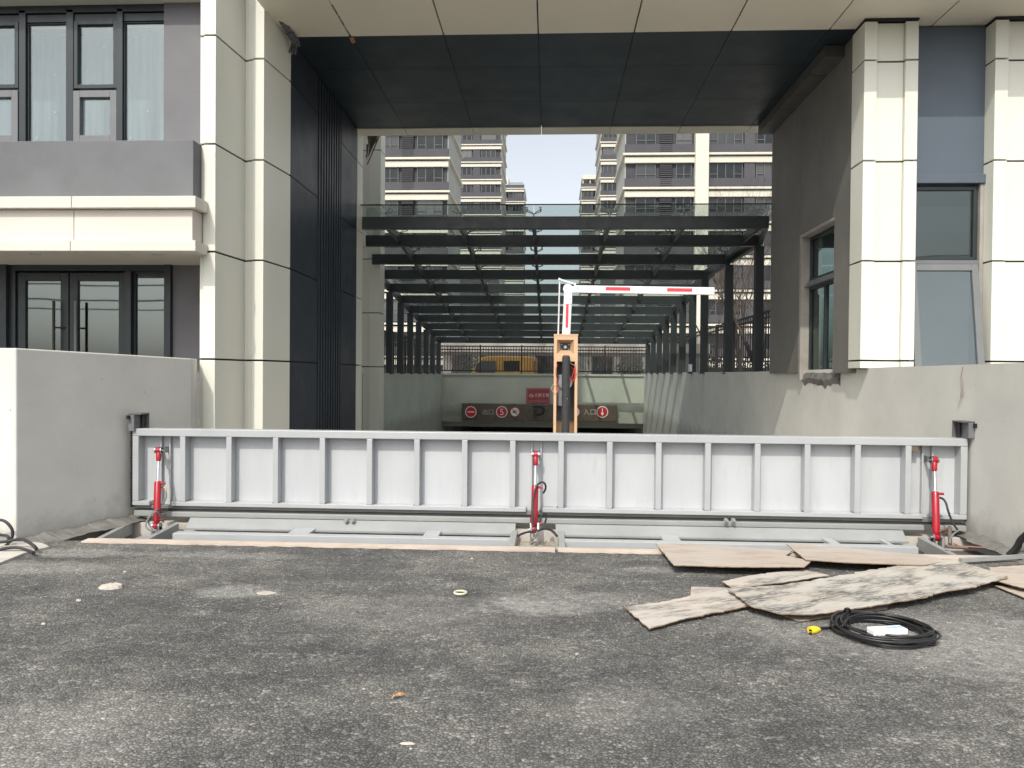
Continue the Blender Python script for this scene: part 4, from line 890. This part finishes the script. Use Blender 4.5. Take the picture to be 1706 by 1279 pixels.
mb.tube(spl([gz(1366, 1046, .02), gz(1385, 1045, .01), gz(1400, 1040, .02), gz(1408, 1030, .05), gz(1416, 1020, .07), gz(1414, 1014, .11), gz(1408, 1015, .10), gz(1408, 1022, .07), gz(1416, 1034, .05)]), .0075, 7)
mb.tube(spl([gz(1399, 1038, .03), gz(1402, 1044, .05), gz(1408, 1036, .07), gz(1413, 1028, .05), gz(1405, 1030, .03), gz(1398, 1040, .03)]), .007, 7)
mb.build('cable', cable_m, coil)
a = gz(1349, 1050, .022); b = gz(1366, 1048, .022); mb = MB(); mb.tube([a, a+(b-a)*.45, a+(b-a)*.75, b], [.024, .024, .017, .009], 8); pl = mb.build('plug', yellow_pl, coil)
mb = MB()
for dx in (-.009, .009): mb.box(a.x-.012, a.x+.004, a.y-.026+dx*0, a.y-.019, a.z-.006+dx, a.z+.003+dx)
mb.build('plug_socket', sgn_bk, pl)
a = gz(1450, 1052, .075); b = gz(1506, 1049, .075); mb = MB(); mb.bar(a, b, .075, .035); ss = mb.build('socket_strip', white_pl, coil, .006)
mb = MB(); blue = plain('blue_print', (.12, .3, .6), .5)
d = (b-a).normalized(); nrm = Vector((-d.y, d.x, 0)).normalized()
for t in (.55, .72, .88):
    c = a.lerp(b, t)+Vector((0, 0, .0185)); mb.tube([c+(d*math.cos(k*.7854)+nrm*math.sin(k*.7854))*.014 for k in range(8)], .0015, 4, closed=True)
    for s in (-1, 1): mb.bar(c+d*.005*s-nrm*.004, c+d*.005*s+nrm*.004, .002, .002)
mb.build('socket', blue, ss)

# ================================================================== DEBRIS
def chip(px, r, label, m, h=.015, seed=1, name='debris_lump', cat='debris', sx=1.):
    r_ = random.Random(seed); c = PZ(*px, .0); mb = MB(); n = 11; ring = []; 
    for l, (s, z) in enumerate(((1., .001), (.8, h*.7), (.35, h))):
        ring.append([c+Vector((sx*r*s*(1+.3*(r_.random()-.5))*math.cos(2*math.pi*j/n), r*s*.75*(1+.3*(r_.random()-.5))*math.sin(2*math.pi*j/n), z*(1+.3*(r_.random()-.5)))) for j in range(n)])
    v = [p for g in ring for p in g]+[c+Vector((0, 0, h))]
    mb.add(v, [(l*n+j, l*n+(j+1) % n, (l+1)*n+(j+1) % n, (l+1)*n+j) for l in range(2) for j in range(n)]+[(2*n+j, 2*n+(j+1) % n, 3*n) for j in range(n)])
    return tag(mb.build(name, m, shift=c), label, cat)
pale = mat('pale_mortar', (.46, .42, .37), .9, .12, 12, .6, 70)
chip((186, 979), .075, 'pale mortar lump on the asphalt left, largest loose lump', pale, .03, 1, 'mortar_lump', 'mortar lump', 1.15)
chip((443, 988), .055, 'thin flat whitish flake on the asphalt beside a dusty scuff', pale, .006, 2, 'mortar_flake', 'mortar flake', 1.2)
chip((131, 1001), .018, 'tiny white chip left of and below the big mortar lump', pale, .012, 3, 'stone_chip', 'chip')
chip((208, 953), .014, 'tiny white chip just above and right of the mortar lump', pale, .01, 4, 'stone_chip', 'chip')
chip((72, 1040), .014, 'tiny white chip low at the left picture side', pale, .01, 5, 'stone_chip', 'chip')
chip((679, 1239), .016, 'small white flat chip near the bottom centre of the asphalt', pale, .006, 6, 'stone_chip', 'chip', 2.)
chip((961, 1090), .010, 'tiny white chip in the middle of the asphalt', pale, .008, 7, 'stone_chip', 'chip')
chip((786, 931), .014, 'tiny cream chip close to the pit edge at the centre', pale, .01, 8, 'stone_chip', 'chip')
chip((684, 1248), .007, 'speck of white just under the flat chip at the bottom centre', pale, .006, 9, 'stone_chip', 'chip')
chip((606, 1148), .008, 'speck of white left of the dry brown leaf', pale, .006, 10, 'stone_chip', 'chip')
c = PZ(767, 987, .012); mb = MB(); mb.tube([c+Vector((.042*math.cos(t*math.pi/14), .042*math.sin(t*math.pi/14), 0)) for t in range(28)], .009, 8, closed=True); tag(mb.build('tape_ring', plain('cream_plastic', (.50, .50, .37), .5), shift=(c.x, c.y, 0)), 'small cream plastic ring lying on the asphalt', 'ring')
c = PZ(664, 1160, .01); mb = MB(); mb.add([c+Vector(q) for q in ((-.03, -.015, 0), (-.01, .01, .012), (.012, .004, .02), (.035, .018, .004), (.01, -.006, .006), (-.012, -.018, .012), (-.03, -.03, .0), (-.022, -.012, .014))], [(0, 1, 5), (1, 2, 4, 5), (2, 3, 4), (0, 5, 6, 7)]); tag(mb.build('dry_leaf', mat('dry_leaf', (.42, .24, .12), .8, .2, 40), shift=(c.x, c.y, 0)), 'crumpled dry brown leaf on the asphalt', 'leaf')
# pale slab and cables at the left edge
mb = MB(); pts = [PZ(-90, 908), PZ(2, 900), PZ(70, 908), PZ(82, 914), PZ(40, 925), PZ(-2, 942), PZ(-90, 985)]; mb.ext([p+Vector((0, 0, .02)) for p in pts][::-1], (0, 0, -.03)); tag(mb.build('concrete_slab', conc, shift=(pts[0].x, pts[0].y, 0)), 'pale sunlit concrete slab corner at the left picture edge', 'slab')
hs = thing('black_hoses', (PZ(10, 925).x, PZ(10, 925).y, 0), 'tangle of black hoses on the pale slab at the left picture edge', 'hose')
def hz(x, y, Y): return PY(x, y, Y)
mb = MB()
for s in ([(-30, 880, 6.3), (0, 866, 6.3), (18, 878, 6.3), (20, 895, 6.3), (5, 912, 6.3), (-30, 925, 6.2)], [(-30, 905, 6.2), (10, 902, 6.2), (35, 898, 6.2), (55, 908, 6.1), (62, 916, 6.1)], [(-30, 922, 6.1), (20, 912, 6.1), (45, 916, 6.1), (56, 921, 6.0)], [(-30, 860, 6.35), (-5, 888, 6.35), (12, 893, 6.3), (16, 905, 6.3)]):
    mb.tube(spl([hz(*q) for q in s]), .013, 8)
mb.build('hose', rubber, hs)
h2 = thing('corner_hose', (PZ(1690, 935).x, PZ(1690, 935).y, 0), 'thick black hose curving up at the right wall foot by the picture edge', 'hose')
mb = MB(); mb.tube(spl([hz(1680, 924, 6.7), hz(1692, 912, 6.65), (hz(1700, 898, 6.6)), hz(1715, 886, 6.5), hz(1740, 880, 6.4)]), .022, 8); mb.tube(spl([hz(1683, 928, 6.7), hz(1697, 914, 6.65), hz(1704, 900, 6.6), hz(1730, 892, 6.5)]), .016, 8); mb.build('hose', rubber, h2)
# dangling wire on the right wall
mb = MB(); mb.tube(spl([PX(1604, 611, 4.12), PX(1602, 625, 4.12), PX(1604, 645, 4.12), PX(1601, 662, 4.12)]), .004, 5); c = PX(1602, 660, 4.11); mb.cyl(c, c+Vector((0, 0, .04)), .012, 8); tag(mb.build('hanging_wire', plain('old_wire', (.25, .2, .18), .6), shift=(4.12, c.y, c.z)), 'short thin wire hanging down the right plaster wall', 'wire')

# ================================================================== YELLOW TRUCK
tx0, tx1, TY = XL(784, 34.3, 600), XL(890, 34.3, 600), 34.3
tk = thing('crew_cab_truck', ((tx0+tx1)/2, TY+.8, .3), 'yellow crew-cab truck parked behind the iron railing above the ramp', 'truck')
yel = mat('truck_yellow', (.30, .175, .035), .4, .12, 2, coat=.2, dirt=(.2, .14, .06), damt=.5); TZ = .3
def tz(y): return ZL(840, y, TY)
L = tx1-tx0; zt_ = tz(593)
prof = [(0, .75), (0.0, 1.25), (.10, 1.42), (.36, zt_-TZ-.20), (.55, zt_-TZ-.05), (.85, zt_-TZ), (L-.25, zt_-TZ), (L-.06, zt_-TZ-.06), (L, zt_-TZ-.2), (L, .75), (L-.1, .6), (2.05, .6), (1.9, .45), (.2, .45)]
mb = MB(); mb.ext([(tx0+a, TY, TZ+b) for a, b in prof], (0, 1.75, 0)); mb.build('cab', yel, tk, .04)
def tw(nm, pts): mb = MB(); mb.ext([(x, TY-.012, z) for x, z in pts], (0, .02, 0)); return mb.build(nm, tw_glass, tk)
def q_(x, y): p = PY(x, y, TY); return (p.x, p.z)
tw('side_window', [q_(792, 620), q_(793, 607), q_(803, 601), q_(826, 601), q_(827, 617), q_(824, 621)]); tw('side_window', [q_(839, 618), q_(839, 601), q_(866, 601), q_(866, 618)])
mb = MB(); mb.ext([(tx0+.02, TY+.15, TZ+1.45), (tx0+.33, TY+.18, zt_-.24), (tx0+.33, TY+1.6, zt_-.24), (tx0+.02, TY+1.6, TZ+1.45)], (-.02, 0, .012)); mb.build('windscreen', tw_glass, tk)
for x in (tx0+.75, tx1+1.9):
    for y in (TY+.05, TY+1.5):
        mb = MB(); mb.cyl((x, y, TZ+.36), (x, y+.22, TZ+.36), .36, 24); wo = mb.build('wheel', rubber, tk); mb = MB(); mb.cyl((x, y-.01, TZ+.36), (x, y+.23, TZ+.36), .2, 20); mb.build('rim', galv, wo)
mb = MB(); mb.box(tx1+.06, tx1+2.9, TY, TY+1.75, TZ+.75, TZ+1.25); mb.box(tx1+.1, tx1+2.9, TY+.5, TY+1.2, TZ+.5, TZ+.74); mb.build('cargo_bed', mat('bed_blue', (.05, .07, .14), .5, .1, 2), tk, .02)
mb = MB(); mb.box(tx1+.05, tx1+.12, TY+.02, TY+1.7, TZ+1.26, zt_-.05); mb.build('headboard', mat('red_oxide', (.25, .07, .05), .6, .1, 2), tk)

# ================================================================== APARTMENT TOWERS
def tower(label, Y, x0, x1, depth, bays, z_band, fh, nlo, nhi, top=None, side='l', pillars=(), detail=True, wz=(.95, 2.35), back=0):
    """bays: (kind, xa, xb); bands at z_band+fh*k for k in -nlo..nhi"""
    t = thing('apartment_tower', ((x0+x1)/2, Y+depth/2, .3), label, 'apartment building')
    zt_ = z_band+fh*nhi+(1.2 if top is None else top)
    mb = MB(); mb.box(x0, x1, Y+.25, Y+depth, .3, zt_); mb.build('wall', [tw_gray], t)
    mb = MB(); sx = x1 if side == 'r' else x0; s = .06 if side == 'r' else -.06; mb.box(sx, sx+s, Y+.26, Y+depth, .3, zt_+.02); mb.build('side_cladding', tw_side, t)
    mb = MB(); mb2 = MB()
    for k in range(-nlo, nhi+1):
        z = z_band+fh*k; mb.box(x0-.12, x1+.12, Y-.1, Y+.7, z-.32, z+.18); mb.box(x0-.3, x1+.3, Y-.3, Y+depth+.2, z+.32, z+.50)
        mb2.box(x0-.1, x1+.1, Y+.02, Y+.3, z+.62, z+.62+wz[0]*.75)
    mb.build('floor_band', tw_beige, t); mb2.build('spandrel', tw_lgray, t)
    for a, b in pillars:
        mb = MB(); mb.box(a, b, Y-.5, Y+.5, .3, zt_); mb.build('pillar', tw_beige, t)
    for k in range(-nlo, nhi):
        zf = z_band+fh*k+.62
        if zf+2.5 > zt_: continue
        for kind, a, b in bays:
            if kind == 'w':
                z0, z1 = zf+wz[0]-.35, zf+wz[1]-.18; n = max(2, round((b-a)/.75)); y = Y+.12
                mb = MB(); f = .06 if detail else .1
                for i in range(n+1):
                    xx = a+(b-a)*i/n; mb.box(xx-f/2, xx+f/2, y-.03, y+.12, z0, z1)
                for z in (z0, z1): mb.box(a+f/2, b-f/2, y-.028, y+.12, z-f/2, z+f/2)
                if detail: mb.box(a+f/2, a+(b-a)/n-f/2, y-.026, y+.1, z0+.45, z0+.5); mb.box(b-(b-a)/n+f/2, b-f/2, y-.026, y+.1, z0+.45, z0+.5)
                o = mb.build('window', tw_frame, t); mb = MB(); mb.box(a, b, y+.05, y+.1, z0, z1); mb.build('pane', tw_glass, o)
            elif kind == 'l':
                mb = MB(); mb.box(a, b, Y+.06, Y+.2, zf+.03, zf+2.1, 1)
                for i in range(11): mb.box(a+.03, b-.03, Y-.02, Y+.08, zf+.08+i*.185, zf+.16+i*.185)
                mb.build('louvre', [tw_lgray, joint], t)
            elif kind == 'g':
                mb = MB(); mb.box(a, b, Y+.0, Y+.28, zf+.02, zf+2.2); mb.build('wall_panel', tw_lgray, t)
    return t
def TX(x, Y): return XL(x, Y, 280)
Y = 68.; tower('tall grey block with cream floor bands, nearest tower left of the sky gap', Y, TX(560, Y), TX(745, Y), 10, [('w', TX(636, Y), TX(663, Y)), ('l', TX(669, Y), TX(689, Y)), ('w', TX(695, Y), TX(737, Y)), ('w', TX(575, Y), TX(620, Y))], ZL(690, 272, Y), 3.0, 6, 2, side='r')
Y = 129.; tower('mid-distance grey tower with cream bands just left of the sky gap', Y, TX(740, Y), TX(834, Y), 14, [('w', TX(770, Y), TX(785, Y)), ('g', TX(788, Y), TX(800, Y)), ('w', TX(802, Y), TX(825, Y))], ZL(800, 274.5, Y), 3.0, 6, 4, side='r', detail=False)
Y = 172.; tl = tower('far low tower with roof railing at the left side of the sky gap', Y, TX(826, Y), TX(873, Y), 12, [('w', TX(838, Y), TX(848, Y)), ('w', TX(855, Y), TX(870, Y))], ZL(850, 317, Y), 3.0, 9, 0, top=.9, side='r', detail=False)
mb = MB(); xa, xb = TX(835, Y), TX(847, Y); mb.box(xa, xb, Y+1, Y+6, ZL(840, 309, Y), ZL(840, 293, Y)); mb.build('roof_box', tw_beige, tl)
mb = MB(); z = ZL(850, 311, Y)
for i in range(12): xx = TX(849, Y)+(TX(872, Y)-TX(849, Y))*i/11; mb.box(xx-.03, xx+.03, Y, Y+.06, z, z+.8)
mb.box(TX(849, Y), TX(872, Y), Y-.02, Y+.08, z+.8, z+.95); mb.build('roof_railing', tw_frame, tl)
Y = 67.; tower('tall grey block with a cream pillar, nearest tower right of the sky gap', Y, TX(1043, Y), TX(1330, Y), 9, [('w', TX(1060, Y), TX(1092, Y)), ('l', TX(1099, Y), TX(1120, Y)), ('w', TX(1127, Y), TX(1152, Y)), ('w', TX(1182, Y), TX(1237, Y)), ('g', TX(1240, Y), TX(1258, Y)), ('w', TX(1261, Y), TX(1300, Y))], ZL(1100, 265, Y), 3.0, 6, 2, side='l', pillars=[(TX(1157, Y), TX(1179, Y))])
Y = 128.; tower('slim mid-distance tower with cream bands just right of the sky gap', Y, TX(1002, Y), TX(1060, Y), 14, [('w', TX(1005, Y), TX(1028, Y))], ZL(1015, 271, Y), 3.0, 6, 4, side='l', detail=False)
Y = 172.; tr = tower('far low tower with open roof terrace at the right side of the sky gap', Y, TX(970, Y), TX(1010, Y), 12, [('w', TX(973, Y), TX(986, Y)), ('w', TX(988, Y), TX(998, Y))], ZL(985, 315, Y), 3.0, 9, 0, top=.9, side='l', detail=False)
mb = MB(); mb.box(TX(970, Y), TX(1000, Y), Y+.5, Y+8, ZL(985, 297, Y), ZL(985, 290, Y)); 
for x in (971, 983, 996): mb.box(TX(x, Y), TX(x+1.5, Y), Y+.8, Y+1.4, ZL(985, 311, Y), ZL(985, 297, Y))
mb.build('roof_terrace', tw_beige, tr)
# low podium building that closes the courtyard
Y = 60.; pod_m = mat('podium_wall', (.12, .115, .105), .8, .15, .4)
pd = thing('podium_building', (0, 62, .3), 'low pale podium block seen between the railings behind the yellow truck', 'building')
mb = MB(); mb.box(-9, 13, Y+3, Y+9, .3, 4.2); mb.build('wall', pod_m, pd); mb = MB(); mb.box(-9.2, 13.2, Y+2.7, Y+9.2, 3.4, 4.2); mb.build('roof_band', mat('podium_band', (.22, .21, .19), .8, .2, .5), pd)
for i in range(9): mb = MB(); a = -8.2+2.35*i; mb.box(a, a+1.7, Y+2.93, Y+3.1, .9, 3.1); mb.build('window', tw_glass, pd)

# street behind the photographer, mirrored in the doors
up_ = thing('utility_pole', (-11, -24, 0), 'utility pole with crossarm and overhead wires mirrored in the glass doors', 'utility pole')
mb = MB(); mb.cyl((-11, -24, 0), (-11, -24, 6.6), .16, 10, r1=.11); mb.build('pole', conc, up_)
mb = MB(); mb.box(-12.2, -9.8, -24.08, -23.92, 6.2, 6.32); mb.box(-11.9, -10.1, -24.08, -23.92, 5.3, 5.4); mb.build('crossarm', galv, up_)
for k, z in enumerate((6.45, 6.4, 5.5, 5.45, 4.9, 7.6)):
    mb = MB(); mb.tube([(-60+6*i, -24+.3*k, z+.0016*(6*i-49)**2*.25+.02*i) for i in range(20)], .035, 5); mb.build('wire', black_iron, up_)
# ================================================================== TREES
def tree(base, H, seed, label, spread=.55, levels=5, r0=.09, name='bare_tree', lean=(0, 0), nb=3, grp=None, cat='tree'):
    r_ = random.Random(seed); t = thing(name, base, label, cat, grp)
    tr_, br = MB(), MB(); base = Vector(base)
    def grow(p, d, L, r, lv):
        k = 4; pts = [p]; q = p; dd = d
        for i in range(k):
            dd = (dd+Vector((r_.uniform(-1, 1), r_.uniform(-1, 1), r_.uniform(-.3, .8)))*.13).normalized(); q = q+dd*L/k; pts.append(q)
        mbx = tr_ if lv == 0 else br
        mbx.tube(pts, [r*(1-.4*i/k) for i in range(k+1)], 7 if lv < 2 else 4, caps=False)
        if lv < levels:
            for j in range(nb+(1 if lv in (1, 2) else 0)):
                a = r_.uniform(0, 6.28); s = spread*r_.uniform(.6, 1.2); nd = (dd+Vector((math.cos(a)*s, math.sin(a)*s, r_.uniform(-.1, .3)))).normalized(); st_ = pts[r_.randint(2, k)]
                grow(st_, nd, L*r_.uniform(.55, .8), r*.6*r_.uniform(.6, .9), lv+1)
    grow(base, Vector((lean[0], lean[1], 1)).normalized(), H*.38, r0, 0)
    tr_.build('trunk', bark, t); br.build('branches', twig, t); return t
def gx(x, Y): return XL(x, Y, 500)
tree((gx(1280, 21), 21, .3), 6.0, 3, 'dark leaning bare tree nearest the end of the passage wall', r0=.10, lean=(-.12, 0))
tree((gx(1240, 26), 26, .3), 8.0, 5, 'bare tree with forked trunk behind the first right canopy post', r0=.10, lean=(-.15, 0))
tree((gx(1215, 33), 33, .3), 12.5, 8, 'tall thin bare tree in front of the right grey tower', r0=.08)
tree((gx(1180, 30), 30, .3), 9.0, 11, 'pale slender bare tree beside the tip of the white boom', r0=.06)
tree((gx(1290, 34), 34, .3), 14.0, 15, 'bare tree farthest right, half hidden by the passage wall', r0=.09)
sh = 0
for i, (x, Yt, lb) in enumerate(((752, 36, 'bare shrub at the left end of the railing'), (772, 38, 'bare shrub just left of the yellow truck'), (905, 37, 'bare shrub behind the railing between truck and boom cabinet'), (985, 36, 'bare shrub behind the railing right of the boom cabinet'), (1010, 38, 'bare shrub behind the railing under the boom arm'), (1045, 36, 'bare shrub at the right end of the railing'), (815, 40, 'bare shrub rising behind the windscreen of the yellow truck'), (930, 40, 'bare shrub directly behind the boom cabinet'), (880, 39, 'bare shrub behind the tail of the yellow truck cab'), (850, 41, 'bare shrub rising behind the roof of the yellow truck'))):
    tree((gx(x, Yt), Yt, .3), 3.4, 30+i, lb, spread=.75, levels=4, r0=.03, name='bare_shrub', nb=4, cat='shrub')
def hedge(x0, x1, y0, y1, z1, seed, label):
    r_ = random.Random(seed); mb = MB()
    for k in range(int((x1-x0)*(z1)*170)):
        c = Vector((r_.uniform(x0, x1), r_.uniform(y0, y1), .3+r_.random()**.7*(z1-.3)*(1+.12*math.sin(k)))); a = Vector((r_.uniform(-1, 1), r_.uniform(-1, 1), r_.uniform(-1, 1))).normalized()*.07; b = a.orthogonal().normalized()*.05
        mb.add([c-a, c+b, c+a, c-b], [(0, 1, 2, 3)])
    return tag(mb.build('clipped_hedge', hedge_m, shift=((x0+x1)/2, (y0+y1)/2, .3)), label, 'hedge')
hedge(gx(1030, 39), gx(1075, 39), 39, 40, 2.1, 1, 'dark clipped hedge behind the right end of the railing')
hedge(gx(770, 43), gx(800, 43), 43, 44, 2.6, 2, 'dark clipped hedge behind the front of the yellow truck')
hedge(gx(1180, 27), gx(1290, 27), 27, 28, 2.2, 3, 'dark hedge behind the tall right fence')

for o in bpy.data.objects:
    if '_o' in o: del o['_o']
